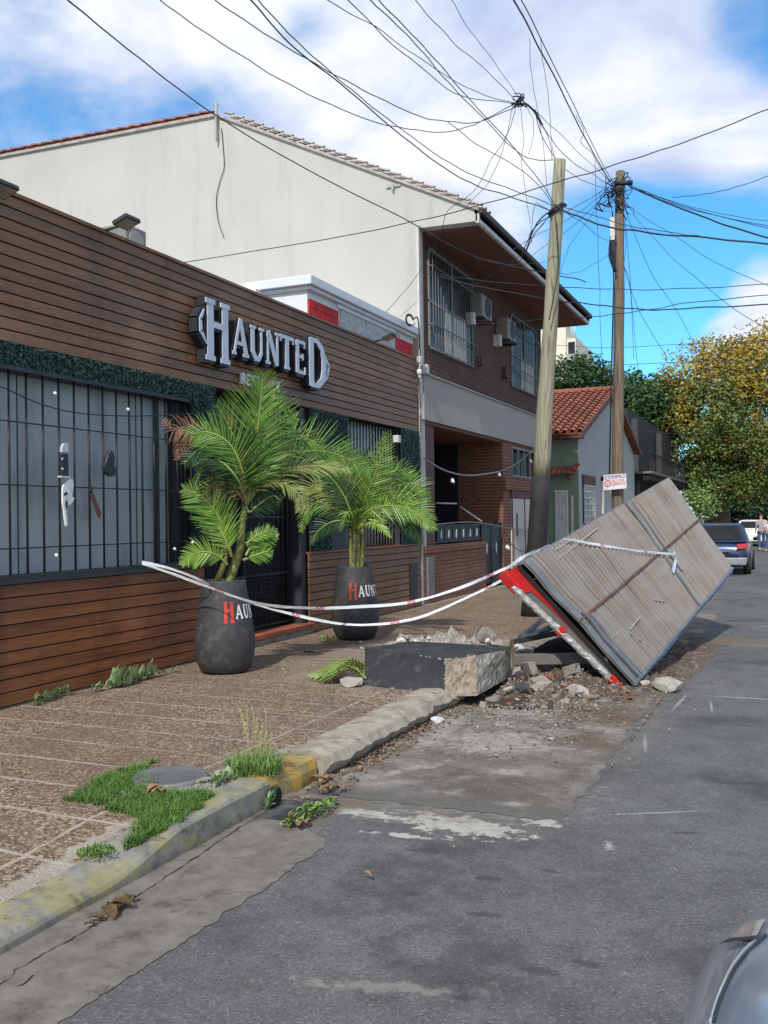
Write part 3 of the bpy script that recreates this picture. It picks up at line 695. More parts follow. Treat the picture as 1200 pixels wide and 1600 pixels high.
for ch, y0, y1, z0, z1 in (('H', 8.95, 9.47, 3.54, 4.21), ('A', 9.50, 9.87, 3.68, 4.11), ('U', 9.90, 10.24, 3.67, 4.08), ('N', 10.28, 10.62, 3.68, 4.09), ('T', 10.64, 11.0, 3.68, 4.10), ('E', 11.03, 11.33, 3.67, 4.10), ('D', 11.38, 11.93, 3.54, 4.20)):
    bk, fc = signletter(sg, ch, y0, y1, z0, z1)
    if ch == 'H':
        for q0, q1, w0, w1 in (((8.93, 4.08), (8.86, 3.96), .02, .045), ((8.86, 3.97), (8.87, 3.82), .045, .06), ((8.87, 3.83), (8.98, 3.70), .06, .02)):
            stroke(fc, q0, q1, (w0, w1), V(.011, 0, 0), lambda a, b_: V(-6.033, a, b_), 0); stroke(bk, q0, q1, (w0+.07, w1+.07), V(.098, 0, 0), lambda a, b_: V(-6.145, a, b_), 0)
    if ch == 'D':
        for q0, q1, w0, w1 in (((11.93, 4.0), (12.03, 3.88), .02, .06), ((12.03, 3.89), (11.98, 3.72), .06, .04), ((11.98, 3.73), (11.72, 3.54), .05, .03)):
            stroke(fc, q0, q1, (w0, w1), V(.010, 0, 0), lambda a, b_: V(-6.033, a, b_), 0); stroke(bk, q0, q1, (w0+.06, w1+.06), V(.097, 0, 0), lambda a, b_: V(-6.145, a, b_), 0)
    b2 = bk.build('letter_backing', 'letter_side', sg); fc.build('letter_face', 'letter_face', b2)
# small plate with the second line
sub = thing('small_sign', 'small white lettered second line of the sign, half hidden by the palm tip', 'sign', (-6.12, 10.3, 3.36), None)
for i, ch in enumerate('RESTOBAR'):
    y0 = 9.83+i*.119; mb = MB()
    def fn(a, b_, y0=y0): return V(-6.135, y0+.095*a, 3.365+.13*b_)
    glyph(mb, ch, fn, (.03, 0, 0), grow=.08, dl=.0006); mb.build('letter', 'white_paint', sub)
# flood lights on the fascia top
def flood(y, z, lab, hang=False):
    t = thing('flood_light', lab, 'flood light', (XF+.02, y, z), 'flood lights over the bar front')
    c = V(XF+.26, y, z+.02); ax = V(0, .11, 0); ay = V(.085, 0, .03); az = V(-.012, 0, .035)
    MB().obox(c, ax, ay, az*.55).build('lamp_head', 'dark_frame', t, bevel=.006)
    MB().obox(c-az*.62, ax*.85, ay*.8, az*.05).build('lens', 'lens', t)
    MB().tube([(XF-.02, y, z-.03), (XF+.08, y, z-.02), (XF+.2, y, z)], .014, 6).build('bracket', 'dark_frame', t)
p = onx(190, 368, XF+.2); flood(p.y, 4.60, 'black flood light on the fascia top beside the roof air conditioner')
p = onx(603, 540, XF+.2); flood(p.y, 4.60, 'black flood light on the fascia top under the white parapet')
p = onx(-6, 335, XF+.2); flood(p.y+.0, 4.42, 'black flood light cut by the left edge of the photo')
# things hung on the grey window
k = thing('wall_knife', 'giant ornamental knife with black riveted handle and silver blade on the grille window', 'ornament', onx(97, 820, -6.17))
def q(u, v, x=-6.165): return onx(u, v, x)
MB().prism([q(93, 709), q(103, 709), q(103.5, 746), q(92, 746)], (.03, 0, 0)).build('handle', 'letter_side', k, bevel=.004)
MB().prism([q(93, 706), q(93.5, 698), q(96, 693), q(102, 692), q(103, 706)], (.032, 0, 0)).build('pommel', 'letter_face', k)
mb = MB()
for u, v in ((97.2, 717), (97.6, 732.5)): mb.lathe(q(u, v, -6.134), [(.013, 0), (.010, .007)], 10, (V(0, 1, 0), V(0, 0, 1), V(1, 0, 0)))
mb.build('rivets', 'letter_face', k)
MB().prism([q(90, 743.5), q(103.5, 745), q(103.5, 747.5), q(90, 746)], (.045, 0, 0)).build('guard', 'letter_face', k)
bl = MB(); bl.prism([q(*a) for a in ((96, 762), (99, 756), (103, 751), (111, 748), (113, 756), (112, 766), (110, 775), (114, 779), (112, 783), (108, 788), (103, 790), (101.5, 800), (103, 812), (103.5, 820), (101, 822), (99.5, 812), (98, 797), (96, 786))], (.018, 0, 0)); bl.mi = 1
bl.prism([q(*a, -6.146) for a in ((99, 772), (104, 768), (106, 772), (101, 775))], (.003, 0, 0)); bl.prism([q(*a, -6.146) for a in ((103, 780), (106, 786), (103.5, 797), (102, 788))], (.003, 0, 0))
bl.build('blade', ['pale_white', 'letter_side'], k)
rz = thing('razor_ornament', 'dark folding razor ornament hanging slantwise on the grille window', 'ornament', q(146, 780))
MB().prism([q(140, 756), q(138, 767), (q(141, 773)), q(143, 770)], (.02, 0, 0)).build('head', 'letter_side', rz)
MB().prism([q(139.5, 771), q(142.5, 769), q(156, 803), q(153, 810)], (.022, 0, 0)).build('handle', 'brown_panel', rz)
om = thing('hooded_ornament', 'small plain black cloth-like ornament on the grille window', 'ornament', q(168, 740))
MB().prism([q(*a) for a in ((164, 712), (168, 703), (173, 706), (175, 716), (174, 726), (177, 733), (175, 744), (168, 745), (160, 738), (157, 729), (161, 722))], (.04, 0, 0)).build('cloth', 'letter_side', om, bevel=.008)
# string lights along the front
st = thing('string_lights', 'black string of small round bulbs draped across the bar grilles', 'string lights', (-6.1, 7, 2.6))
pp = smooth_path([q(-80, 580, -6.13), q(0, 604, -6.13), q(60, 630, -6.13), q(120, 645, -6.13), q(200, 650, -6.13), q(270, 648, -6.13), q(333, 645, -6.13)], 6)
MB().tube(pp, .006, 5).build('wire', 'cable', st)
for u, v in ((86, 615), (200, 640), (273, 858), (301, 848), (88, 868), (333, 700)): MB().rock(q(u, v, -6.12), (.02, .02, .026), 1, 3, 0).build('bulb', 'bulb', st, smooth=True)
# security lamp / camera on the corner
cm = thing('security_camera', 'white twin security camera and box at the fascia corner beside the pipe', 'camera', onx(655, 590, -6.1))
c = onx(655, 568, -6.08); MB().lathe(c, [(.035, 0), (.045, .03), (.045, .10), (.03, .13)], 14).build('camera_head', 'pale_white', cm)
c = onx(655, 583, -6.08); MB().lathe(c-V(0, 0, .03), [(.02, 0), (.04, .02), (.045, .07), (.03, .10)], 14).build('camera_head', 'pale_white', cm)
c = onx(664, 577, -6.06); MB().obox(c, (.06, 0, 0), (0, .07, 0), (0, 0, .085)).build('junction_box', 'off_white', cm, bevel=.008)
MB().tube([onx(655, 590, -6.1), onx(657, 640, -6.14), onx(657, 675, -6.14)], .012, 6).build('cable', 'cable', cm)
sc = onx(620, 686, -6.05); MB().obox(sc, (.05, 0, 0), (0, .06, 0), (0, 0, .06)).build('wall_lamp', 'off_white', bevel=.01, label='small cream lamp box on the bar front above the right palm', cat='lamp')
# white parapet of the older building behind the fascia
pw = thing('old_parapet_building', 'white parapet with cornice and shiny red tile bands rising behind the wood fascia', 'building', (-7, 14, 4.4))
m = MB(); m.box(-12, -6.25, 11.82, 15.86, 4.36, 5.0); m.build('wall', 'white_wall', pw)
m = MB(); m.box(-6.249, -6.235, 12.85, 15.2, 4.56, 4.90); m.build('stucco_panel', 'white_stucco', pw)
m = MB(); m.box(-9.0, -6.12, 11.70, 15.86, 5.0, 5.13); m.box(-8.9, -6.17, 11.76, 15.86, 4.945, 4.998); m.build('cornice', 'cornice', pw, bevel=.012)
m = MB(); m.box(-6.248, -6.215, 12.75, 15.0, 4.885, 4.943); m.build('moulding', 'cornice', pw)
rt = MB()
for a, n_ in ((11.84, 4), (15.0, 4)):
    w = .235 if a < 12 else .20; rt = MB()
    for i in range(n_):
        for j in range(2): rt.box(-6.25, -6.225, a+i*w, a+(i+1)*w-.006, 4.60+j*.12, 4.714+j*.12)
    rt.build('red_tile_band', 'red_tile', pw, bevel=.003)
fl = MB(); rows = [[V(-6.5-.5*k/6, 12.6+2.9*i/20, 5.135+.02*abs(nz(i*.7, k*.9))+.03*(k == 0)*abs(nz(i*.9, 4))) for k in range(7)] for i in range(21)]
fl.grid(rows).build('roof_membrane', 'plastic_black', pw, solid=.01)
lw = MB(); lw.prism([(-9.0, 11.6, 4.36), (-7.0, 11.6, 4.36), (-6.95, 11.6, 5.0), (-9.0, 11.6, 5.05)], (0, .2, 0)); lw.build('side_wall', 'white_wall', pw)
ac = thing('roof_air_conditioner', 'pale grey air conditioner unit on the bar roof behind a flood light', 'air conditioner', (-7.2, 9.3, 4.35))
c = onx(205, 368, -7.0)
MB().box(c.x-.3, c.x+.05, c.y-.16, c.y+.22, 4.36, c.z+.10).build('casing', 'ac_white', ac, bevel=.02)
MB().lathe((c.x+.052, c.y+.02, c.z-.08), [(.13, 0), (.13, .01)], 20, (V(0, 1, 0), V(0, 0, 1), V(1, 0, 0))).build('fan_grille', 'pipe_grey', ac)
# ------------------------------------------------------------------ brick house
ho = thing('brick_house', 'two storey house with cream gable side wall, dark brick front and deep brown eaves', 'house', (-8, 20, .15))
GY = 15.93
wall = MB()
wall.prism([(-24, GY, 0), (-6.16, GY, 0), (-6.16, GY, 6.95), (-5.03, GY, 6.93), (-5.03, GY, 7.17), (-10.39, GY, 9.80), (-24, GY, 10.05)], (0, .25, 0)); wall.build('gable_wall', 'cream_wall', ho)
# lip where the plaster ends at the corner
MB().box(-6.17, -6.13, 15.90, 16.0, 3.5, 6.94).build('corner_strip', 'off_white', ho)
m = MB(); m.box(-12, -6.16, 16.18, 25.0, 4.30, 6.93); m.build('upper_wall', 'brick_dark', ho)
m = MB(); m.box(-12, -6.10, 16.0, 25.05, 3.50, 4.32); m.build('band', 'grey_band', ho)
m = MB(); m.box(-6.5, -6.06, 16.0, 25.05, 4.322, 4.345); m.build('band_drip', 'pipe_grey', ho)
m = MB(); m.box(-12, -5.06, 16.18, 25.70, 6.90, 6.95); m.build('soffit', 'soffit', ho)
# roof: front slope and rear
m = MB(); m.prism([(-5.0, 16.0, 7.12), (-10.39, 16.0, 9.77), (-10.39, 16.0, 9.65), (-5.0, 16.0, 6.98)], (0, 9.75, 0)); m.prism([(-10.39, 16.0, 9.77), (-24, 16.0, 9.9), (-24, 16.0, 9.7), (-10.39, 16.0, 9.6)], (0, 9.75, 0)); m.build('roof', 'roof_edge_dark', ho)
m = MB(); m.box(-5.06, -5.00, 15.93, 25.72, 6.90, 7.06); m.build('fascia_board', 'soffit_trim', ho)
m = MB(); m.box(-5.08, -4.93, 15.93, 25.78, 7.062, 7.16); m.build('gutter_edge', 'roof_edge_dark', ho)
m = MB(); m.prism([(-5.05, 25.72, 6.90), (-12, 25.72, 6.90), (-12, 25.72, 10.2), (-10.39, 25.72, 9.7), (-5.05, 25.72, 7.1)], (0, .05, 0)); m.build('far_gable', 'soffit', ho)
# barrel tiles along the gable edge
def tilerow(a, b_, n, r, name, mat_, parent, lift=.03, side_=V(0, 1, 0), rows_=1, sx=.24):
    a, b_ = Vector(a), Vector(b_); d = (b_-a)/n; up_ = side_.cross(d).normalized()
    if up_.z < 0: up_ = -up_
    mb = MB()
    for rr in range(rows_):
        for i in range(n):
            p0 = a+d*i+side_*(sx*rr); rings = []
            for t, lf, rad in ((-.08, .0, r*1.08), (1.0, .02, r*.86)):
                c = p0+d*t+up_*(lift+(.02 if t < 0 else -.004)); rings.append([c+side_*cos(th)*rad+up_*sin(th)*rad*.75 for th in [pi*k/8 for k in range(9)]])
            inner = [[c+(p-c)*.82 for p in rg_] for rg_, c in ((rings[0], p0+d*-.08+up_*lift),)][0]
            mb.grid(rings); mb.grid([rings[0], inner])
    return mb.build(name, mat_, parent)
tilerow((-5.0, 15.98, 7.17), (-10.3, 15.98, 9.80), 24, .05, 'verge_tiles', 'roof_tile_pale', ho, rows_=3)
tilerow((-16.9, 15.98, 9.98), (-10.5, 15.98, 9.84), 22, .065, 'ridge_tiles', 'roof_tile', ho, rows_=3, lift=.02)
m = MB(); m.prism([(-5.0, 15.88, 7.10), (-10.39, 15.88, 9.74), (-10.39, 15.88, 9.79), (-5.0, 15.88, 7.15)], (0, .05, 0)); m.prism([(-24, 15.88, 10.0), (-10.39, 15.88, 9.74), (-10.39, 15.88, 9.80), (-24, 15.88, 10.05)], (0, .05, 0)); m.build('verge_strip', 'roof_tile_pale', ho)
p = ony(340, 178, 15.9); m = MB(); m.tube([p+V(0, -.05, -.25), p+V(0, -.05, .22)], .03, 8); m.box(p.x-.02, p.x+.02, 15.82, 15.90, p.z-.55, p.z-.1); m.tube([p+V(-.05, -.05, .15), p+V(.05, -.05, .15)], .02, 6); m.build('cable_bracket', 'pipe_grey', ho)
MB().tube(smooth_path([ony(u, v, 15.9) for u, v in ((346, 200), (349, 235), (350, 262), (343, 285), (338, 312), (341, 345), (350, 372))], 5), .008, 5).build('loose_wire', 'cable', ho)
p = ony(615, 291, 15.92); m = MB(); m.box(p.x-.14, p.x+.14, 15.90, 15.93, p.z-.02, p.z+.02); m.box(p.x-.02, p.x+.02, 15.86, 15.92, p.z-.08, p.z+.02); m.build('wall_hook', 'pipe_grey', ho)
# upper windows with bellied grilles
def hwin(y0, y1, z0, z1, zsplit):
    MB().box(-6.30, -6.158, y0, y1, z0, z1).build('window_recess', 'glass_dark', ho)
    w = MB(); 
    for a, b_ in ((y0, y0+.06), (y1-.06, y1), ((y0+y1)/2-.03, (y0+y1)/2+.03)): w.box(-6.16, -6.135, a, b_, z0, z1)
    for z in (z0, zsplit, z1-.05): w.box(-6.16, -6.13, y0, y1, z, z+.05)
    w.build('window_frame', 'window_frame', ho)
    w = MB(); w.box(-6.157, -6.15, y0+.9, (y0+y1)/2+.9, z0+.05, zsplit); w.build('curtain', 'off_white', ho)
    g = MB(); n_ = int((y1-y0)/.14)
    for i in range(n_+1):
        y = y0+.0+(y1-y0)*i/n_; b_ = -6.06
        g.tube([(b_, y, z1), (b_, y, z0+.30), (b_+.05, y, z0+.2), (b_+.05, y, z0+.09), (b_, y, z0), (b_-.09, y, z0-.01)], .008, 5)
    for z in (z0+.45, z1-.35): g.box(-6.07, -6.05, y0, y1, z-.01, z+.01)
    for y in (y0, y1): g.box(-6.16, -6.06, y-.01, y+.01, z1-.36, z1-.34); g.box(-6.16, -6.06, y-.01, y+.01, z0+.44, z0+.46)
    g.build('window_grille', 'grille_grey', ho)
hwin(16.42, 19.05, 4.86, 6.74, 5.72); hwin(22.0, 24.45, 4.84, 6.6, 5.6)
m = MB(); m.box(-6.16, -6.05, 19.3, 19.55, 4.98, 5.16); m.box(-6.16, -6.05, 21.2, 21.45, 4.95, 5.2); m.build('vent_brick', 'brick_dark', ho)
def hac(u, v, lab, wy=.36):
    c = onx(u, v, -5.92); t = thing('air_conditioner', lab, 'air conditioner', (c.x, c.y, c.z-.35), 'wall air conditioners on the brick house')
    MB().box(-6.15, -5.88, c.y-wy, c.y+wy, c.z-.25, c.z+.22).build('casing', 'ac_white', t, bevel=.015)
    MB().lathe((-5.88, c.y+.08, c.z-.01), [(.2, 0), (.2, .012)], 24, (V(0, 1, 0), V(0, 0, 1), V(1, 0, 0))).build('fan_grille', 'ac_dark', t)
    m = MB(); m.box(-6.158, -5.84, c.y-wy+.05, c.y-wy+.09, c.z-.32, c.z-.27); m.box(-6.158, -5.84, c.y+wy-.09, c.y+wy-.05, c.z-.32, c.z-.27); m.build('bracket', 'black_metal', t)
    MB().box(-6.158, -6.0, c.y-wy-.2, c.y-wy-.05, c.z-.45, c.z-.2).build('drain_box', 'off_white', t)
hac(758, 480, 'cream air conditioner on the brick wall just right of the nearer barred window')
hac(797, 515, 'cream air conditioner under the eaves nearest the farther barred window')
# ground floor: porch, low wall, fence, gate
m = MB(); m.box(-12, -9.2, 16.18, 25.0, 0, 3.5); m.box(-9.2, -6.16, 21.20, 25.0, 0, 2.68); m.box(-9.2, -6.16, 21.20, 25.0, 3.40, 3.5); m.box(-9.2, -6.16, 21.2, 21.95, 2.68, 3.4); m.box(-9.2, -6.16, 24.3, 25.0, 2.68, 3.4); m.box(-9.2, -6.6, 21.95, 24.3, 2.68, 3.4)
m.build('porch_wall', 'brick_red', ho)
MB().box(-9.2, -6.16, 16.18, 21.2, 3.44, 3.495).build('porch_ceiling', 'soffit', ho)
MB().box(-9.2, -6.0, 15.9, 21.2, .0, .152).build('porch_floor', 'concrete', ho)
MB().box(-6.42, -6.2, 16.18, 16.75, 1.2, 3.44).build('porch_post', 'brown_panel', ho)
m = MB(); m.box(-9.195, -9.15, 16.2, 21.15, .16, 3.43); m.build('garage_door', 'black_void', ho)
m = MB(); m.box(-9.14, -7.25, 21.15, 21.195, .16, 3.43); m.build('porch_shade_sheet', 'black_void', ho)  # black sheet paints the porch's deep shade as a dark opening
m = MB()
for i in range(4): m.box(-6.2, -6.15, 22.0+i*.56, 22.05+i*.56, 2.72, 3.36)
m.box(-6.2, -6.14, 21.95, 24.3, 2.68, 2.72); m.box(-6.2, -6.14, 21.95, 24.3, 3.36, 3.40); m.build('small_window_frame', 'window_frame', ho)
MB().box(-6.4, -6.3, 21.95, 24.3, 2.68, 3.4).build('small_window_glass', 'glass_dark', ho)
MB().box(-6.158, -6.10, 21.22, 25.0, 2.36, 2.62).build('lintel', 'brick_red', ho)
m = MB(); m.box(-6.158, -6.12, 21.78, 23.9, .16, 2.16); 
m.build('front_door', 'door_cream', ho)
m = MB(); m.box(-6.158, -6.11, 21.78, 23.9, 2.162, 2.34); m.box(-6.119, -6.10, 21.76, 21.80, .16, 2.16); m.box(-6.119, -6.10, 22.9, 22.93, .16, 2.16); m.build('door_frame', 'brown_panel', ho)
m = MB()
for i in range(14): m.box(-6.119, -6.112, 21.9+i*.14, 21.91+i*.14, .2, 1.45)
m.build('door_slats', 'pipe_grey', ho)
m = MB(); m.box(-6.119, -6.10, 22.15, 22.22, 1.25, 1.8); m.build('letter_slot', 'plastic_black', ho)
gw = thing('garden_wall', 'low red brick garden wall with black ornamental fence panels on top before the porch', 'wall', (-6.2, 18, .15))
m = MB(); m.box(-6.38, -6.14, 16.02, 19.72, .10, 1.08); m.build('brick_wall', 'brick_red', gw)
m = MB()
for i in range(44): m.box(-6.41, -6.11, 16.02+i*.084, 16.02+i*.084+.077, 1.08, 1.20)
m.build('brick_coping', 'brick_red', gw, bevel=.004)
m = MB(); m.box(-6.16, -6.10, 16.1, 16.42, .3, 1.0); m.build('meter_box', 'sheet_grey', gw, bevel=.005)
m = MB()
for i in range(6): a = 17.0+i*.45; m.box(-6.29, -6.25, a, a+.40, 1.27, 1.54)
m.box(-6.30, -6.24, 16.4, 19.75, 1.235, 1.265); m.box(-6.30, -6.24, 16.4, 19.75, 1.545, 1.58)
m.build('fence_panel', 'black_metal', gw)
m = MB()
for i in range(6): a = 17.2+i*.45; m.prism([(-6.248, a-.03, 1.33), (-6.248, a, 1.30), (-6.248, a+.03, 1.36), (-6.248, a+.015, 1.48), (-6.248, a-.02, 1.45)], (.01, 0, 0))
m.build('fence_ornament', 'letter_face', gw)
gt = thing('porch_gate', 'black metal gate with small grey ornaments at the end of the brick garden wall', 'gate', (-6.2, 20.4, .15))
m = MB(); m.box(-6.30, -6.22, 19.76, 20.36, .25, 1.56); m.box(-6.30, -6.22, 20.44, 21.1, .25, 1.56); m.build('gate_leaf', 'black_metal', gt, bevel=.01)
m = MB(); m.box(-6.32, -6.20, 20.36, 20.44, .15, 1.6); m.box(-6.32, -6.20, 21.1, 21.18, .15, 1.6); m.build('gate_post', 'black_metal', gt)
m = MB()
for a in (20.06, 20.78): m.prism([(-6.219, a-.03, .98), (-6.219, a, .90), (-6.219, a+.03, .98), (-6.219, a, 1.14)], (.01, 0, 0))
m.build('ornament', 'letter_face', gt)
aw = thing('awning_arm', 'bare white awning arm bars reaching out of the dark porch', 'awning frame', (-6.8, 18, 2.0))
MB().tube([onx(681, 786, -7.2), onx(713, 787, -6.9)], .02, 6).build('arm', 'off_white', aw)
MB().tube([onx(719, 792, -6.6), onx(753, 815, -6.2)], .02, 6).build('arm', 'off_white', aw)
ps = thing('porch_string_lights', 'grey cord with three bulbs sagging across the porch opening', 'string lights', (-6.1, 18, 2.8))
MB().tube(smooth_path([onx(u, v, -6.05) for u, v in ((661, 715), (690, 733), (720, 742), (750, 742), (785, 735), (810, 722), (835, 700))], 5), .016, 6).build('wire', 'cable_pale', ps)
for u, v in ((707, 752), (780, 742), (829, 721)): MB().rock(onx(u, v, -6.04), (.045, .045, .07), 2, 3, 0).build('bulb', 'bulb', ps, smooth=True)
pl_ = thing('low_string_lights', 'thin grey cord with one bulb hanging low across the fence and cream door', 'string lights', (-6.0, 18, 1.5))
MB().tube(smooth_path([onx(u, v, -6.02) for u, v in ((675, 820), (740, 816), (800, 826), (830, 832))], 5), .010, 6).build('wire', 'cable_pale', pl_)
MB().tube(smooth_path([onx(u, v, -6.02) for u, v in ((795, 838), (800, 852), (812, 860), (830, 866))], 5), .010, 6).build('wire', 'cable', pl_)
MB().rock(onx(793, 856, -6.02), (.06, .06, .08), 2, 3, 0).build('bulb', 'bulb', pl_, smooth=True)
# ------------------------------------------------------------------ green house further on
gh = thing('green_house', 'small gabled house with red barrel tile roof, green side wall and grey street wall', 'house', (-8, 35, .15))
ax_, az_ = 35.4, 6.35
m = MB(); m.prism([(-6.2, 29.8, 0), (-6.2, 41.2, 0), (-6.2, 41.2, 4.35), (-6.2, ax_, 6.2), (-6.2, 29.8, 4.25)], (-.25, 0, 0)); m.build('street_wall', 'grey_wall', gh)
m = MB(); m.box(-15, -6.205, 29.78, 30.0, 0, 4.3); m.build('side_wall', 'green_wall', gh)
m = MB(); m.prism([(-6.45, 30.02, 0), (-6.45, 41.18, 0), (-6.45, 41.18, 4.3), (-6.45, ax_, 6.15), (-6.45, 30.02, 4.25)], (-8.5, 0, 0)); m.build('body', 'grey_wall', gh)
def roofslope(y0, z0, y1, z1, x0, x1, name):
    mb = MB(); n_ = int(abs(x1-x0)/.24); d = V(0, y1-y0, z1-z0); L = d.length; d /= L; k_ = int(L/.36); nn = V(1, 0, 0).cross(d).normalized()
    if nn.z < 0: nn = -nn
    mb.prism([(x0, y0, z0), (x1, y0, z0), (x1, y1, z1), (x0, y1, z1)], -nn*.06)
    for i in range(n_):
        cx = x0+(i+.5)*(x1-x0)/n_
        for j in range(k_):
            rings = []
            for t, lf, rad in ((0, .05, .105), (1.08, .02, .088)):
                c = V(cx, y0, z0)+d*((j+t)*L/k_-.05)+nn*lf; rings.append([c+V(1, 0, 0)*cos(th)*rad+nn*sin(th)*rad*.8 for th in [pi*q_/6 for q_ in range(7)]])
            mb.grid(rings)
    return mb.build(name, 'roof_tile', gh)
roofslope(29.35, 4.32, ax_, az_, -15, -5.95, 'roof_slope'); roofslope(41.6, 4.4, ax_, az_, -15, -5.95, 'roof_slope')
m = MB(); m.prism([(-5.93, 29.3, 4.18), (-5.93, ax_, 6.2), (-5.93, 41.65, 4.2), (-5.93, 41.65, 4.4), (-5.93, ax_, 6.42), (-5.93, 29.3, 4.36)], (-.05, 0, 0)); m.build('barge_board', 'brown_panel', gh)
m = MB(); m.box(-15, -6.0, 29.4, 29.78, 4.15, 4.24); m.build('eave_board', 'brown_panel', gh)
m = MB(); m.tube([(-15, ax_, az_+.06), (-5.95, ax_, az_+.06)], .11, 8); m.build('ridge', 'roof_tile', gh)
m = MB()
for i in range(8): m.box(-6.92+i*.045, -6.90+i*.045, 29.70, 29.74, .3, 2.5)
m.box(-6.95, -6.55, 29.745, 29.77, .3, 2.52); m.box(-6.96, -6.54, 29.69, 29.76, 2.5, 2.55); m.box(-6.56, -6.53, 29.69, 29.76, .3, 2.5); m.build('white_gate', 'pale_white', gh)
m = MB(); m.box(-6.45, -6.36, 29.73, 29.77, .9, 2.38); m.build('narrow_door', 'off_white', gh)
cn = MB()
for i in range(5):
    x = -7.1+i*.17; rings = [[V(x+.085*cos(th), 29.75-.0, 3.25+.07*sin(th)) for th in [pi*q_/6 for q_ in range(7)]], [V(x+.095*cos(th), 29.25, 3.0+.075*sin(th)) for th in [pi*q_/6 for q_ in range(7)]]]
    cn.grid(rings)
for j in range(4): c = ony(890+j*4, 746-j*6.5, 29.5-.0*j); cn.tube([c+V(-.06, 0, -.03), c+V(.06, 0, .06)], .075, 8)
cn.build('tiled_canopy', 'roof_tile', gh)
m = MB(); m.box(-6.198, -6.12, 30.3, 32.2, 2.74, 3.05); m.build('window_lintel', 'brown_panel', gh)
m = MB(); m.box(-6.198, -6.17, 30.35, 32.15, 1.5, 2.74); m.build('window_glass', 'glass_dark', gh)
m = MB()
for i in range(9): m.box(-6.16, -6.12, 30.4+i*.21, 30.44+i*.21, 1.5, 2.74)
for i in range(7): m.box(-6.155, -6.125, 30.35, 32.15, 1.5+i*.2, 1.53+i*.2)
m.build('window_grille', 'grille_white', gh)
p0, p1 = onx(943, 725, -6.1), onx(958, 760, -6.1)
m = MB(); m.box(-6.19, -6.12, p0.y, p1.y, 2.95, 3.1); m.box(-6.19, -6.12, p0.y, p0.y+.15, 1.8, 3.1); m.build('meter_cabinet', 'off_white', gh)
# building with balcony, tree shade put into its dark colours
db = thing('shaded_building', 'two storey building coloured dark for tree shade, with netted balcony and thin white awning edge under trees', 'building', (-8, 50, .15))
m = MB(); m.box(-16, -6.6, 42.0, 60, 0, 6.4); m.build('wall', 'building_shade', db)
m = MB(); m.box(-6.6, -5.6, 42.3, 60, 3.55, 3.65); m.build('awning_edge', 'clay_panel', db)
m = MB(); m.box(-6.6, -5.7, 42.4, 60, 3.25, 3.54); m.build('awning', 'black_void', db)
m = MB()
for y in (42.6, 50.8, 58.5): MB().box(-6.5, -6.25, y, y+.4, 0, 6.0).build('column', 'ac_dark', db)  # columns coloured dark in place of the trees' shade
m = MB(); m.box(-6.55, -6.5, 43, 50, 3.7, 5.8); m.box(-6.55, -6.5, 52, 58, 3.7, 5.8); m.box(-6.55, -6.5, 44, 58, .3, 3.0); m.build('window', 'black_void', db)
m = MB()
for i in range(30): m.box(-5.8, -5.77, 43+i*.5, 43.04+i*.5, 3.66, 4.5)
m.box(-5.81, -5.76, 42.6, 58, 4.5, 4.55); m.build('railing', 'building_shade', db)
# tower far off
tw = thing('apartment_tower', 'distant cream apartment tower with balconies showing between eaves and roof', 'building', (-32, 130, 0))
c0 = ony(864, 515, 130); c1 = ony(884, 515, 130); c2 = ony(898, 527, 130)
m = MB(); m.box(c0.x-4, c1.x, 130, 142, 0, c0.z); m.build('wall', 'tower_wall', tw)
m = MB(); m.box(c1.x, c2.x, 130.5, 142, 0, c2.z); m.build('wall', 'tower_wall', tw)
m = MB()
z = 12
while z < c2.z-1: m.box(c1.x+.1, c2.x+.4, 129.6, 130.5, z, z+.9); z += 2.8
m.build('balcony', 'pipe_grey', tw)
m = MB(); z = 13
while z < c2.z-1: m.box(c1.x+.2, c2.x-.1, 130.45, 130.499, z, z+1.7); z += 2.8
m.build('window', 'glass_dark', tw)
m = MB(); m.box(c0.x-1, c1.x-.5, 132, 136, c0.z, c0.z+1.6); m.tube([(c1.x+.6, 131, c2.z), (c1.x+.6, 131, c2.z+2.4)], .15, 5); m.tube([(c2.x-.2, 131, c2.z), (c2.x-.2, 131, c2.z+2.0)], .12, 5); m.build('roof_tank', 'off_white', tw)
# ------------------------------------------------------------------ poles
p0, p1 = onz(832, 962, .15), ony(875, 250, 14.4); p0 = V(p0.x, p0.y, .10)
pa = thing('utility_pole', 'leaning pale wooden pole with black tarred foot behind the fallen billboard', 'utility pole', p0)
def lerp(a, b_, t): return Vector(a)*(1-t)+Vector(b_)*t
zt = 2.32; tt = (zt-p0.z)/(p1.z-p0.z)
cpts = [lerp(p0, p1, tt+(1-tt)*i/14)+V(.012*nz(i*.5), 0, 0) for i in range(15)]
MB().tube(cpts, [.135-.045*i/14+.004*nz(i*1.3, 4) for i in range(15)], 16).build('pole_shaft', 'pole_pale', pa)
MB().tube([lerp(p0, p1, tt*i/6) for i in range(6)]+[lerp(p0, p1, tt+.002)], [.19, .18, .165, .158, .152, .147, .143], 16).build('tarred_foot', 'tar', pa)
cw = lerp(p0, p1, .895)
m = MB(); m.tube([cw+V(-.12, -.05, -.07), cw+V(-.02, -.13, -.02), cw+V(.1, -.07, .05), cw+V(.12, .05, .06)], .028, 6); m.tube([cw+V(-.12, -.05, -.12), cw+V(-.0, -.14, -.05), cw+V(.1, -.08, 0)], .018, 6); m.build('cable_collar', 'cable', pa)
MB().tube(smooth_path([ony(u, v, 14.25) for u, v in ((868, 338), (871, 380), (872, 420), (866, 460), (858, 500))], 4), .010, 5).build('loose_wire', 'cable', pa)
PY = 24.0
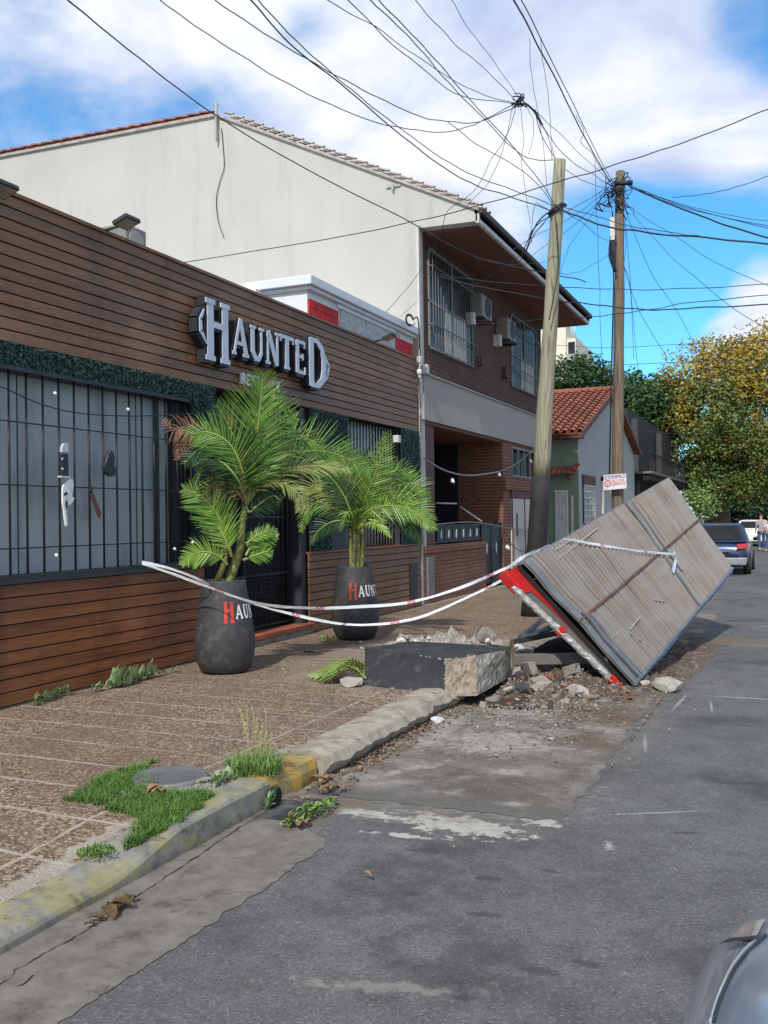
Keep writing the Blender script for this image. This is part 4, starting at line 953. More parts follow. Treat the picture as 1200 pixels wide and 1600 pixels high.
p0 = ony(962, 880, PY); q0 = ony(962, 780, PY); p1 = ony(969, 268, PY); p0 = V(q0.x-.0, PY, .1)
pb = thing('utility_pole', 'upright dark brown wooden pole with a black tangle of cables at its top', 'utility pole', p0)
cp2 = [lerp(p0, p1, i/16)+V(.02*nz(i*.4, 7), 0, 0) for i in range(17)]
MB().tube(cp2, [.155-.045*i/16+.006*nz(i*1.3, 9) for i in range(17)], 14).build('pole_shaft', 'pole_brown', pb)
m = MB(); rg = random.Random(5); top = ony(966, 298, PY-.1)
for i in range(46):
    a = top+V(rg.uniform(-.30, .18), rg.uniform(-.2, .2), rg.gauss(0, .18)); pts = [a]
    for _ in range(4): pts.append(pts[-1]+V(rg.uniform(-.18, .18), rg.uniform(-.15, .15), rg.uniform(-.22, .12)))
    m.tube(smooth_path(pts, 3), rg.choice((.006, .009, .016)), 4)
m.tube([top+V(-.05, -.2, .12), top+V(.38, -.2, .08)], .06, 6); m.build('cable_tangle', 'cable', pb)
m = MB(); c = ony(957, 358, PY-.25); m.box(c.x-.05, c.x+.06, c.y-.06, c.y+.06, c.z-.28, c.z+.28); m.build('junction_box', 'off_white', pb)
m = MB(); c = ony(960, 398, PY-.25)
for i in range(9): m.tube(smooth_path([c+V(rg.uniform(-.1, .05), rg.uniform(-.05, .05), .45), c+V(rg.uniform(-.14, .02), rg.uniform(-.08, .05), 0), c+V(rg.uniform(-.06, .05), 0, -.42)], 3), .022, 5)
m.build('cable_coil', 'cable', pb)
m = MB(); m.tube([ony(957, 330, PY-.2), ony(959, 450, PY-.2), ony(955, 600, PY-.2), ony(952, 760, PY-.2)], .02, 5); m.build('conduit', 'cable', pb)
# notice board on the pole
A_, B_, C_, D_ = [ony(u, v, PY-.32) for u, v in ((943, 766), (979, 763), (978, 740), (943, 742))]
sgn = thing('notice_sign', 'small white COMPRO notice with blue and red lettering tied to the brown pole', 'sign', A_)
MB().prism([A_, B_, C_, D_], (0, .012, 0)).build('board', 'sign_white', sgn)
def textobj(txt, parent, mat_, base, right, upv, h, wtarget, name='lettering', depth=.004):
    cu = bpy.data.curves.new('txt', 'FONT'); cu.body = txt; cu.size = 1; cu.extrude = .0
    to = bpy.data.objects.new('txt', cu); COL.objects.link(to)
    dg = bpy.context.evaluated_depsgraph_get(); me = bpy.data.meshes.new_from_object(to.evaluated_get(dg)); bpy.data.objects.remove(to)
    xs = [v.co.x for v in me.vertices]; ys = [v.co.y for v in me.vertices]; x0, x1, y0, y1 = min(xs), max(xs), min(ys), max(ys)
    mb = MB(); mb.v = [Vector(base)+Vector(right)*((v.co.x-x0)/(x1-x0)*wtarget)+Vector(upv)*((v.co.y-y0)/(y1-y0)*h) for v in me.vertices]
    mb.f = [tuple(p_.vertices) for p_ in me.polygons]; mb.m = [0]*len(mb.f)
    return mb.build(name, mat_, parent)
rgt = (B_-A_).normalized(); upv = (D_-A_).normalized(); Wd = (B_-A_).length; Hh = (D_-A_).length
nrm = V(0, -.012, 0)
textobj('COMPRO', sgn, 'ink_blue', A_+rgt*Wd*.05+upv*Hh*.70+nrm, rgt, upv, Hh*.22, Wd*.90)
textobj('AUTOS', sgn, 'ink_red', A_+rgt*Wd*.36+upv*Hh*.50+nrm, rgt, upv, Hh*.13, Wd*.55)
textobj('USADOS', sgn, 'ink_red', A_+rgt*Wd*.36+upv*Hh*.27+nrm, rgt, upv, Hh*.19, Wd*.58)
mb = MB(); cc = A_+rgt*Wd*.19+upv*Hh*.42+nrm
ring = lambda rr: [cc+rgt*cos(2*pi*k/20)*rr+upv*sin(2*pi*k/20)*rr for k in range(20)]
mb.grid([ring(Hh*.22), ring(Hh*.16)], closed=True); mb.poly([cc+(rgt*.5+upv*.9)*Hh*.1, cc+(-rgt*.6-upv*.3)*Hh*.12, cc+(-rgt*.3-upv*.8)*Hh*.12, cc+(rgt*.8+upv*.5)*Hh*.1]); mb.build('emblem', 'ink_red', sgn)
# ------------------------------------------------------------------ overhead cables: (label, radius, ((u, v, distance along street)...))
CB = [
('thick cable from the upper left past the gable peak to the house eaves', .014, ((105, 0, 7), (215, 88, 9), (340, 182, 11), (480, 265, 12.3), (640, 347, 14), (740, 400, 15.2), (850, 426, 15.6), (915, 440, 16))),
('thick cable rising right from the gable wall across both pole tops', .013, ((285, 410, 14.6), (430, 387, 14.0), (600, 357, 13.8), (745, 322, 13.5), (870, 285, 13.5), (960, 258, 13.5), (1080, 218, 13.5), (1230, 160, 13.5))),
('sagging cable from the top edge, lowest over the gable roof slope', .010, ((245, -5, 8), (330, 58, 9), (450, 130, 10), (560, 182, 11), (640, 202, 12), (700, 206, 12.5), (750, 190, 13), (805, 162, 13.6))),
('second sagging cable just above the lowest one over the roof', .010, ((330, -5, 8), (440, 70, 9), (540, 125, 10), (640, 176, 11), (700, 190, 12), (750, 190, 12.6), (808, 165, 13.6))),
('heavy cable sweeping down from top centre to the pale pole collar', .013, ((385, -8, 7), (455, 70, 8.4), (545, 142, 10), (640, 222, 11.6), (720, 278, 12.8), (780, 302, 13.6), (866, 330, 14.3))),
('twin of the heavy cable running beside it to the pale pole', .010, ((398, -8, 7), (470, 72, 8.4), (550, 140, 10), (640, 212, 11.6), (730, 270, 12.8), (800, 296, 13.7), (866, 322, 14.3))),
('thin cable from top centre into the hanging cable knot', .008, ((500, -5, 8), (600, 52, 10), (700, 122, 12), (770, 153, 13), (805, 160, 13.6))),
('cable from top centre crossing lower over the knot strands', .009, ((540, -5, 8), (640, 92, 10), (720, 148, 12), (800, 162, 13.6))),
('steep cable from top centre down to the pale pole head', .010, ((575, -5, 8), (640, 60, 9.5), (700, 127, 11), (760, 190, 12.6), (820, 245, 13.6), (866, 250, 14.3))),
('steep cable from top centre to the collar of the pale pole', .010, ((588, -5, 8), (660, 72, 9.6), (730, 150, 11.4), (800, 228, 13), (845, 285, 14), (868, 322, 14.3))),
('thin cable from the top edge ending at the hanging knot', .008, ((643, -5, 9), (700, 58, 10.6), (760, 112, 12.4), (805, 155, 13.6))),
('thinnest cable coming down to the knot from above', .006, ((700, -5, 9), (745, 62, 11), (785, 115, 12.6), (810, 150, 13.6))),
('heavy pair cable running steeply down to the brown pole tangle', .020, ((800, -5, 12), (850, 88, 15), (900, 188, 19), (932, 248, 22), (957, 290, 23.9))),
('lighter strand beside the heavy pair above the brown pole', .013, ((812, -5, 12), (862, 95, 15), (905, 182, 19), (938, 250, 22), (960, 288, 23.9))),
('frayed strand hanging from the heavy pair above the brown pole', .010, ((900, 180, 19), (912, 205, 20), (908, 222, 20.5), (925, 240, 21.5), (938, 262, 22.6), (955, 285, 23.8))),
('thick black bundle leaving the knot towards the brown pole', .026, ((800, 163, 13.6), (822, 162, 13.8), (836, 175, 14.2), (848, 195, 15))),
('strand from the knot bundle arching to the brown pole top', .012, ((836, 172, 14.2), (860, 215, 16.5), (890, 250, 19), (925, 272, 22), (957, 292, 23.9))),
('strand from the knot bundle sagging lowest before the brown pole', .011, ((836, 174, 14.2), (850, 220, 16), (880, 260, 18.5), (915, 284, 21.5), (957, 296, 23.9))),
('upper strand from the knot to the brown pole top', .009, ((834, 170, 14.2), (870, 205, 17), (910, 243, 20.5), (957, 288, 23.9))),
('strand from the knot down to the pale pole head', .008, ((836, 172, 14.2), (842, 190, 14.2), (856, 215, 14.2), (864, 250, 14.3))),
('thin loose strand dropping from the knot beside the pale pole', .006, ((812, 168, 13.7), (818, 215, 13.8), (815, 250, 13.8), (822, 300, 13.8), (828, 350, 14))),
('loose loop hanging left of the pale pole head', .006, ((826, 60, 12), (830, 115, 12.6), (834, 140, 13), (842, 180, 13.6), (850, 240, 14), (856, 300, 14.2))),
('loose wire from above dropping close by the pale pole head', .006, ((843, 60, 12), (850, 110, 12.8), (858, 165, 13.4), (862, 215, 14), (866, 250, 14.3))),
('hanging drop wire curling below the knot', .006, ((820, 165, 13.7), (832, 185, 13.7), (832, 220, 13.7), (826, 240, 13.7))),
('wire from the knot curving down to the house eave', .008, ((806, 160, 13.6), (800, 190, 13.9), (790, 215, 14.1), (768, 250, 14.4), (740, 300, 14.7), (700, 330, 15), (686, 370, 15.3), (652, 430, 15.6), (603, 488, 15.7))),
('straight wire from the knot down across the cream wall edge', .007, ((803, 160, 13.6), (790, 220, 14), (765, 282, 14.3), (720, 330, 14.6))),
('wire from lower left crossing the sky to the pale pole collar', .009, ((700, 190, 12.6), (760, 235, 13.2), (820, 268, 13.8), (866, 322, 14.3))),
('thick black trunk cable from the pale pole off to the right', .022, ((868, 322, 14.3), (905, 340, 14.3), (945, 352, 14.3), (1000, 362, 14.3), (1100, 372, 14.2), (1240, 386, 14))),
('thinner line just above the black trunk cable', .010, ((868, 320, 14.3), (920, 335, 14.3), (980, 352, 14.3), (1040, 362, 14.2), (1100, 370, 14.2))),
('thick bundle from the brown pole top down to the right edge', .030, ((982, 290, 23.9), (1020, 308, 23.4), (1070, 328, 22.6), (1130, 350, 21.8), (1240, 384, 21))),
('upper line of the fan right of the brown pole', .014, ((985, 292, 23.9), (1040, 312, 23), (1110, 334, 22), (1240, 366, 21))),
('middle line of the fan right of the brown pole', .012, ((985, 290, 23.9), (1050, 318, 23), (1120, 337, 22), (1240, 360, 21))),
('top line of the fan right of the brown pole', .010, ((985, 289, 23.9), (1060, 318, 23), (1140, 336, 22), (1240, 352, 21))),
('thin pale line sagging in the cloud at the right edge', .010, ((1050, 308, 20), (1100, 304, 19), (1150, 292, 18), (1240, 262, 17))),
('level wire from the eaves window passing behind both poles', .011, ((662, 423, 15.8), (740, 438, 15.8), (850, 446, 15.8), (960, 452, 15.8), (1080, 450, 15.8), (1240, 440, 15.8))),
('thick level cable from the barred window out to the right edge', .016, ((665, 426, 15.8), (740, 446, 15.6), (850, 467, 15.4), (915, 474, 15.2), (1000, 483, 15), (1100, 481, 14.8), (1240, 473, 14.5))),
('thin cable crossing below the thick level one beside the brown pole', .011, ((735, 508, 15.9), (850, 500, 15.7), (925, 494, 15.5), (1000, 486, 15.2), (1080, 472, 15), (1240, 456, 14.6))),
('wire fanning from the pale pole collar to the first barred window', .008, ((862, 332, 14.3), (835, 365, 14.6), (820, 392, 14.9), (770, 430, 15.4), (705, 462, 15.9))),
('wire fanning from the pale pole collar to the cream air conditioner', .008, ((860, 334, 14.3), (832, 372, 14.7), (815, 405, 15.2), (785, 440, 16.5), (762, 465, 18))),
('bunched cable dropping from the pale pole collar over the eave', .018, ((862, 328, 14.3), (845, 342, 14.3), (832, 362, 14.4), (822, 392, 14.5))),
('second bunched cable dropping over the eave edge', .014, ((862, 336, 14.3), (840, 352, 14.3), (826, 372, 14.4), (816, 400, 14.5))),
('wire from the pale pole collar to the middle of the eaves', .007, ((862, 330, 14.3), (838, 318, 14.3), (832, 345, 14.4), (830, 380, 14.6))),
('highest wire slung between the two poles', .012, ((945, 296, 23.8), (915, 314, 20), (890, 328, 17), (868, 338, 14.4))),
('wire from the brown pole fanning down behind the pale pole', .010, ((945, 300, 23.8), (905, 332, 22), (870, 352, 20), (830, 372, 18), (800, 392, 17))),
('lower wire of the fan left of the brown pole tangle', .010, ((945, 304, 23.8), (910, 340, 22.4), (880, 365, 21), (850, 385, 20), (820, 408, 19))),
('lowest straight wire of the fan left of the brown pole tangle', .009, ((946, 308, 23.8), (918, 345, 23), (890, 385, 22), (875, 428, 21))),
('thin slack catenary hanging between the poles', .008, ((874, 428, 15), (900, 426, 17), (930, 412, 20), (956, 394, 23.8))),
('long vertical drop wire left of the brown pole', .009, ((930, 250, 22), (932, 330, 22), (936, 420, 22), (938, 500, 22), (942, 588, 22))),
('diagonal wire from the pale pole to the brown pole box', .009, ((870, 322, 14.4), (905, 345, 17), (935, 368, 20.6), (955, 380, 23.8))),
('thin diagonal wire in the blue sky right of the brown pole', .009, ((980, 318, 23.9), (1010, 360, 22), (1060, 410, 20), (1130, 470, 18), (1240, 540, 16))),
('longest diagonal wire down to the right edge', .009, ((980, 322, 23.9), (1040, 360, 22), (1120, 410, 20), (1240, 465, 18))),
('diagonal wire with frayed end falling to the autumn tree', .011, ((978, 330, 24), (995, 375, 25), (1020, 430, 27), (1060, 490, 30), (1085, 540, 33))),
('wire from the brown pole down to the tree tops', .012, ((976, 420, 24), (992, 470, 26), (1015, 515, 28), (1045, 562, 31))),
('near vertical drop wire right of the brown pole', .010, ((976, 335, 24), (982, 400, 24), (988, 480, 24), (998, 590, 24))),
('second near vertical drop wire right of the brown pole', .009, ((974, 330, 24), (978, 380, 24), (976, 415, 24), (985, 450, 24), (990, 560, 24))),
('thin wire crossing between the trees and the brown pole', .012, ((868, 540, 30), (960, 543, 30), (1060, 538, 30), (1240, 530, 30))),
('thin wire level with the top of the red tiled roof', .014, ((868, 568, 30), (960, 570, 30), (1060, 566, 30), (1240, 560, 30))),
('dark wire crossing in front of the autumn tree crown', .016, ((985, 672, 34), (1060, 678, 34), (1130, 682, 34), (1240, 682, 34))),
('short slack wire along the eaves over the barred windows', .007, ((655, 352, 15.7), (720, 392, 15.7), (780, 412, 15.7), (850, 410, 15.7))),
]
for lab, r, pts in CB:
    P_ = [ony(u, v, y) for u, v, y in pts]
    sp_ = smooth_path(P_, 8)
    sp_ = [p+V(.02*nz(i*.23, r*900), .0, .025*nz(i*.31, r*700, 5)) for i, p in enumerate(sp_)]
    MB().tube(sp_, r*.62, 5).build('overhead_cable', 'cable', label=lab, cat='cable', group='overhead cables above the street')
kn = MB(); rg = random.Random(9); c = ony(812, 161, 13.6)
for i in range(10): kn.tube(smooth_path([c+V(rg.uniform(-.12, .1), rg.uniform(-.06, .06), rg.uniform(-.08, .14)) for _ in range(4)], 3), .009, 4)
kn.build('cable_knot', 'cable', label='small dark tangle where the hanging cables meet above the roof edge', cat='cable')
cr = thing('cable_reel_bracket', 'round cable coil fixed at the end of the white parapet beside the gable wall', 'cable coil', onx(640, 505, -6.0))
m = MB(); c = onx(640, 500, -6.0)
for k in range(3): m.tube([c+V(.03*cos(a), .10*cos(a)*(1-.1*k), .10*sin(a)*(1-.1*k)) for a in [2*pi*i/16 for i in range(17)]], .012, 5)
m.build('coil', 'cable', cr); MB().rock(c+V(.03, .05, -.06), (.04, .06, .06), 2, 1, 0).build('insulator', 'pale_white', cr, smooth=True)
MB().tube(smooth_path([c+V(0, .1, 0), onx(652, 496, -6.02), onx(655, 520, -6.05), onx(657, 560, -6.08)], 4), .012, 5).build('wire', 'cable', cr)
# ------------------------------------------------------------------ fallen billboard
A0, B0, C0, D0 = V(-2.46, 9.20, 1.27), V(-1.47, 9.29, .03), V(-.78, 14.75, .96), V(-1.77, 14.67, 2.20)
nb = (C0-B0).cross(A0-B0).normalized()
if nb.dot(O-B0) < 0: nb = -nb
def onpl(u, v): d = ray(u, v); return O+d*((B0-O).dot(nb)/d.dot(nb))
Aq, Bq, Cq, Dq = onpl(814, 880), onpl(989, 1073), onpl(1144, 890), onpl(1045, 747)
sb = Bq.z; 
def bp(s, t, n=0.): return (Bq*(1-s)+Cq*s)*(1-t)+(Aq*(1-s)+Dq*s)*t+nb*n
bb = thing('fallen_billboard', 'large collapsed billboard lying tilted over the kerb, ribbed brown back and torn red edge', 'billboard', V(Bq.x, Bq.y, 0))
TH = .22
def disp(s, t): return .030*nz(s*5, t*3)+.012*nz(s*14, t*6)
NR = 62; rows = []; uvs = []
for i in range(NR*4+1):
    s_ = i/(NR*4); ph = i % 4; h = (0, .024, .024, 0)[ph]
    rib = int(s_*NR)
    h += .010*nz(rib*3.7, 2); w_ = 0 if s_ > .07 else .012
    rows.append([bp(s_, t, h*(1 if s_ > .05 else .3)+disp(s_, t)+w_+(.05*max(0, s_-.93)*0)) for t in [k/10 for k in range(11)]])
mb = MB(); mb.grid(rows, uv=lambda i, k: (i/(NR*4), k/10)); mb.smf = set(); mb.build('back_sheet', 'weathered_sheet', bb)
# frame rails
def bbar(s0, t0, s1, t1, n0, n1, w, name, mat_, wob=0):
    mb = MB(); K = 40; d = (bp(s1, t1)-bp(s0, t0)).normalized(); sd_ = nb.cross(d)*w/2; rows = []
    for i in range(K+1):
        f = i/K; c = bp(s0+(s1-s0)*f, t0+(t1-t0)*f)+(nb*(disp(s0+(s1-s0)*f, t0+(t1-t0)*f)+.004) if n1 > 0 else V(0, 0, 0))+sd_.normalized()*wob*nz(f*6, s0*9)+nb*wob*nz(f*5, 3, t0)
        rows.append([c+sd_+nb*n0, c+sd_+nb*n1, c-sd_+nb*n1, c-sd_+nb*n0])
    mb.grid(rows, closed=True); mb.poly(rows[0][::-1]); mb.poly(rows[-1]); mb.smf = set(); return mb.build(name, mat_, bb)
bbar(0, -.005, 1, -.005, -.10, -.004, .05, 'bottom_rail', 'steel_blue', .012)
bbar(0, 1.0, 1, 1.0, -TH, -.006, .03, 'top_rail', 'sheet_grey', .006)
bbar(1.003, 0, 1.003, 1, -TH, -.004, .05, 'far_rail', 'sheet_grey', .004)
bbar(0, .008, 1, .008, .018, .028, .03, 'edge_strip', 'sheet_grey', .006)
bbar(.012, 0, .012, 1, .02, .030, .12, 'edge_strip', 'sheet_grey', .004); bbar(.035, 0, .035, .54, .022, .045, .05, 'edge_fold', 'sheet_grey', .004); bbar(.053, 0, .053, .50, .020, .036, .04, 'edge_fold', 'sheet_grey', .004)
bbar(.0, .505, 1.0, .525, .018, .034, .022, 'seam_strap', 'rust', .008)
bbar(.58, .02, .60, 1, .018, .036, .05, 'seam_strap', 'sheet_grey', .004); bbar(.63, .3, .635, 1, .018, .030, .03, 'seam_strap', 'sheet_grey', .004)
for (u0, v0, u1, v1), wd in (((863, 862, 895, 843), .035), ((870, 875, 930, 828), .03), ((982, 985, 997, 966), .03), ((945, 1003, 970, 985), .03), ((970, 985, 1010, 1010), .022), ((1018, 939, 1036, 942), .02)):
    a, b_ = onpl(u0, v0), onpl(u1, v1); d = (b_-a); sdv = nb.cross(d.normalized())*wd/3.4
    MB().hexa([a+nb*.022-sdv, b_+nb*.022-sdv, b_+nb*.022+sdv, a+nb*.022+sdv, a+nb*.029-sdv, b_+nb*.029-sdv, b_+nb*.029+sdv, a+nb*.029+sdv]).build('loose_strip', 'pale_strip', bb)
# front sheet, underside
mb = MB(); mb.poly([bp(0, 0, -.09), bp(0, 1, -TH), bp(1, 1, -TH), bp(1, 0, -.09)]); mb.build('front_sheet', 'clay_panel', bb, solid=.01)
# near end: red sleeve, grey infill, crumpled silver trim
def ep(t, n, s_=-.004): return bp(s_, t, n)
mb = MB(); mb.prism([ep(0, -.01), ep(1, -.01), ep(1, -.035), ep(0, -.035)], (bp(-.004, 0)-bp(0, 0))*1.2); mb.build('end_rail', 'plastic_black', bb)
mb = MB(); mb.poly([ep(1.0, -.035), ep(1.02, -.24), ep(.86, -.235), ep(.83, -.11), ep(.58, -.065), ep(.30, -.046), ep(.28, -.036)]); mb.build('red_sleeve', 'red_paint', bb, solid=.006)
mb = MB(); mb.poly([ep(.86, -.234, -.002), ep(.83, -.109, -.002), ep(.58, -.064, -.002), ep(.30, -.045, -.002), ep(.28, -.036, -.002), ep(.0, -.036, -.002), ep(0, -.10, -.002)]); mb.build('end_infill', 'clay_panel', bb)
rows = []
for i in range(41):
    t = .02+.90*i/40; c = ep(t, -.085-.15*t+.012*nz(i*.3), -.006); e1, e2 = nb, (bp(-.05, t)-bp(0, t)).normalized()
    rows.append([c+e1*(.036+.014*nz(i*.9, k))*cos(2*pi*k/8)+e2*(.030+.012*nz(i*.8, k, 4))*sin(2*pi*k/8) for k in range(8)])
mb = MB(); mb.grid(rows, closed=True); mb.smf = set(); mb.build('silver_trim', 'silver_foil', bb)
def capbox(t0, t1, n0, n1, o0, o1, name): 
    e = (bp(-.05, 0)-bp(0, 0)).normalized(); c = [bp(0, t0, n0), bp(0, t1, n0), bp(0, t1, n1), bp(0, t0, n1)]
    return MB().hexa([p+e*o0 for p in c]+[p+e*o1 for p in c]).build(name, 'red_paint', bb, bevel=.01)
capbox(.0, .13, -.135, -.05, .0, .06, 'red_cap'); capbox(.88, 1.03, -.27, -.16, .0, .05, 'red_cap'); capbox(.50, .55, -.21, -.12, .0, .06, 'red_clip')
# crushed steel legs and panels below
wr = thing('bent_steel_frame', 'crumpled dark blue steel leg frame under the near edge of the fallen billboard', 'steel frame', V(-2.4, 10, .05))
def bar_px(u0, v0, y0, u1, v1, y1, w, h, name, mat_, parent):
    a, b_ = ony(u0, v0, y0), ony(u1, v1, y1); d = (b_-a).normalized(); s_ = d.cross(V(0, 0, 1)).normalized(); u_ = s_.cross(d)
    return MB().obox((a+b_)/2, (b_-a)/2, s_*w/2, u_*h/2).build(name, mat_, parent, bevel=.004)
bar_px(808, 1002, 10.6, 905, 962, 10.8, .34, .035, 'crushed_panel', 'steel_blue', wr)
bar_px(803, 1003, 10.4, 890, 985, 10.4, .05, .06, 'lower_tube', 'plastic_black', wr); bar_px(812, 996, 10.7, 850, 968, 10.9, .05, .05, 'tube', 'steel_blue', wr)
bar_px(828, 990, 11.0, 850, 962, 11.0, .04, .05, 'brace', 'rust', wr)
MB().hexa([(-2.75, 10.4, .12), (-1.9, 10.35, .16), (-1.9, 11.2, .16), (-2.7, 11.2, .12), (-2.7, 10.45, .22), (-1.9, 10.4, .44), (-1.9, 11.1, .46), (-2.7, 11.1, .24)]).build('black_shade_box', 'black_void', wr, bevel=.01)  # black box added to deepen the shade under the billboard
bar_px(805, 1030, 9.6, 940, 1028, 9.7, .14, .10, 'grey_beam', 'clay_panel', wr)
st_ = thing('billboard_post_stub', 'short upright concrete stub between the broken slab and the wreck', 'post stub', onz(800, 1052, .03))
c = onz(800, 1055, .03); MB().hexa([c+V(-.06, -.04, 0), c+V(.03, -.06, 0), c+V(.05, .06, 0), c+V(-.05, .06, 0), c+V(-.10, -.04, .36), c+V(-.01, -.05, .40), c+V(.01, .06, .38), c+V(-.09, .06, .34)]).build('stub', 'broken_concrete', st_, bevel=.012)
c = onz(948, 1075, .03); MB().tube([c, c+V(-.01, .05, .3)], .02, 6).build('steel_peg', 'sheet_grey', label='thin grey steel peg standing beside the red tipped corner', cat='peg')
# concrete footing block
bk = thing('concrete_footing', 'overturned concrete footing slab with dark painted sides and broken tan end', 'concrete slab', V(-3.2, 8.4, .13))
zb_, zt_ = .12, .42
fp = [onz(570, 1077, zb_), onz(695, 1089, zb_), onz(745, 1087, zb_), onz(790, 1062, zb_)]
tp = [onz(570, 1012, zt_), onz(696, 1031, zt_), onz(744, 1024, zt_), onz(790, 1016, zt_-.01)]
p4b = onz(790, 1018, zb_); 
bl_ = tp[3]+(onz(647, 1004, zt_)-tp[3]); back = onz(645, 1002, zt_)
rgn = random.Random(2)
def facegrid(mb, a, b_, c, d_, n1, n2, amp, seed):
    rows = []
    N_ = (b_-a).cross(d_-a).normalized()
    for i in range(n1+1):
        r = []
        for k in range(n2+1):
            f, g_ = i/n1, k/n2; p = (a*(1-f)+b_*f)*(1-g_)+(d_*(1-f)+c*f)*g_
            e = min(i, n1-i, k, n2-k, 2)/2
            r.append(p+N_*amp*(nz(p.x*9+seed, p.y*9, p.z*9)+.5*nz(p.x*22, p.y*22, p.z*22+seed))*(.25+.75*e))
        rows.append(r)
    mb.grid(rows); mb.smf = set()
m = MB(); facegrid(m, fp[0], fp[1], tp[1], tp[0], 14, 6, .006, 1)
m.build('painted_side', 'block_paint', bk)
m = MB(); bkl = V(tp[0].x+.10, back.y+.0, zt_); bkr = V(tp[3].x-.05, tp[3].y+.35, zt_-.02)
m.poly([tp[0], tp[1], tp[2], tp[3], bkr, back, ]); m.build('painted_top', 'block_paint', bk)
m = MB(); facegrid(m, fp[1], fp[2], tp[2], tp[1], 10, 10, .05, 5); m.build('broken_end', 'broken_concrete', bk); m = MB(); facegrid(m, fp[2], fp[3], tp[3], tp[2], 12, 10, .03, 8)
f4 = V(bkr.x, bkr.y, zb_); f5 = V(back.x, back.y, zb_)
facegrid(m, fp[3], f4, bkr, tp[3], 6, 6, .03, 3); facegrid(m, f4, f5, back, bkr, 6, 6, .03, 4); facegrid(m, f5, fp[0], tp[0], back, 6, 6, .01, 4); m.poly([fp[0], f5, f4, fp[3], fp[2], fp[1]])
m.build('weathered_end', 'broken_grey', bk)
m = MB(); rg = random.Random(21)
for i in range(26):
    f = rg.random(); p = lerp(tp[1], tp[0], f*.35) if i < 9 else (lerp(tp[1], tp[2], rg.random()) if i < 17 else lerp(fp[1], tp[1], rg.random()))
    m.rock(p, (rg.uniform(.006, .018),)*3, 1, i)
m.build('chipped_edge', 'rubble_pale', bk)
# hollow and soil where the footing was torn out
m = MB(); rows = [[V(-3.35+1.25*k/14, 8.15+1.9*i/14, .02+.07*(nz(i*.5, k*.5)+.3)*min(1, min(i, k, 14-i, 14-k)/2)) for k in range(15)] for i in range(15)]
m.grid(rows).build('torn_ground', 'soil', kind='structure')
# ------------------------------------------------------------------ rubble
MD = []
def mz(M_, x, y):
    x0, x1, y0, y1, h, seed, base = M_; f, g_ = (y-y0)/(y1-y0), (x-x0)/(x1-x0)
    e = 1-math.hypot(f*2-1, g_*2-1)+.35*nz(x*1.8, y*1.8, seed)
    q_ = abs(nz(x*2.2, y*2.2, seed))+.6*abs(nz(x*6, y*6, seed))+.35*abs(nz(x*15, y*15, seed))+.2*nz(x*34, y*34, seed)
    return base-.03+(h*q_+.035)*ss(0, .45, e)
def mound(name, x0, x1, y0, y1, h, mat_, seed, base=.0, n=80):
    M_ = (x0, x1, y0, y1, h, seed, base); MD.append(M_)
    rows = [[(x0+(x1-x0)*k/n, y0+(y1-y0)*i/n, mz(M_, x0+(x1-x0)*k/n, y0+(y1-y0)*i/n)) for k in range(n+1)] for i in range(n+1)]
    mb = MB(); mb.grid(rows); mb.smf = set(); return mb.build(name, mat_, kind='structure')
def zt(x, y):
    z = zg(x, y)
    for M_ in MD:
        if M_[0] < x < M_[1] and M_[2] < y < M_[3]: z = max(z, mz(M_, x, y))
    return z
def zg(x, y):
    return side(x, y) if x < -3.15 else .018
mound('debris_ground', -3.2, -1.15, 8.3, 11.8, .20, 'mound', 3, .01)
mound('debris_ground', -4.7, -2.7, 9.1, 11.4, .30, 'mound_pale', 8, .13)
mound('debris_ground', -1.7, -.75, 9.4, 14.4, .06, 'mound', 5, -.005)
def zg(x, y):
    return side(x, y) if x < -3.15 else .02
def frag(u, v, sz, mat_, lab, grp='broken concrete pieces around the wreck', z=None, cat='rubble', sq=.6, seed=None):
    zz = z if z is not None else .03; c = onz(u, v, zz)
    if z is None:
        for _ in range(3): zz = zt(c.x, c.y); c = onz(u, v, zz)
    o = MB().rock(c+V(0, 0, sz*sq*.4), (sz, sz*.72, sz*sq*.75), 2, seed if seed is not None else int(u*7+v), .5).build('concrete_fragment', mat_, label=lab, cat=cat, group=grp)
    return o
for a in [
 (683, 1130, .085, 'off_white', 'bright white chunk in the gutter against the old kerb end'),
 (548, 1072, .13, 'rubble_pale', 'pale crumbly lump on the pavement left of the dark slab'),
 (573, 1070, .06, 'rubble_dark', 'small dark cube chip at the left bottom corner of the slab'),
 (566, 1014, .05, 'off_white', 'white chip standing against the slab top left corner'),
 (563, 1004, .03, 'off_white', 'tiny white chip behind the slab corner'),
 (815, 1076, .09, 'rubble_dark', 'dark angular chunk right of the concrete slab'),
 (845, 1078, .14, 'rubble_pale', 'large pale block in the middle of the rubble by the wreck'),
 (903, 1086, .15, 'rubble_pale', 'long flat pale chunk under the silver billboard trim'),
 (1040, 1076, .19, 'rubble_pale', 'big whitish flat slab piece on the asphalt right of the billboard corner'),
 (1008, 1070, .06, 'rubble_pale', 'pale chip touching the billboard lower corner'),
 (860, 1060, .08, 'rubble_brick', 'reddish brick lump among the rubble'),
 (812, 1055, .07, 'rubble_pale', 'pale lump beside the concrete stub'),
 (795, 1080, .07, 'rubble_pale', 'pale shard leaning on the slab end'),
 (882, 1072, .05, 'rubble_brown', 'brown lump behind the flat pale chunk'),
 (862, 1156, .035, 'rubble_pale', 'lone pale chip on the wet dirt patch'),
 (960, 1082, .05, 'rubble_brown', 'brown clod at the foot of the steel peg'),
 (985, 1092, .05, 'rubble_brick', 'rusty clod below the red billboard tip'),
 (665, 1122, .04, 'rubble_brick', 'rust coloured chip beside the white chunk'),
]: frag(a[0], a[1], a[2], a[3], a[4])
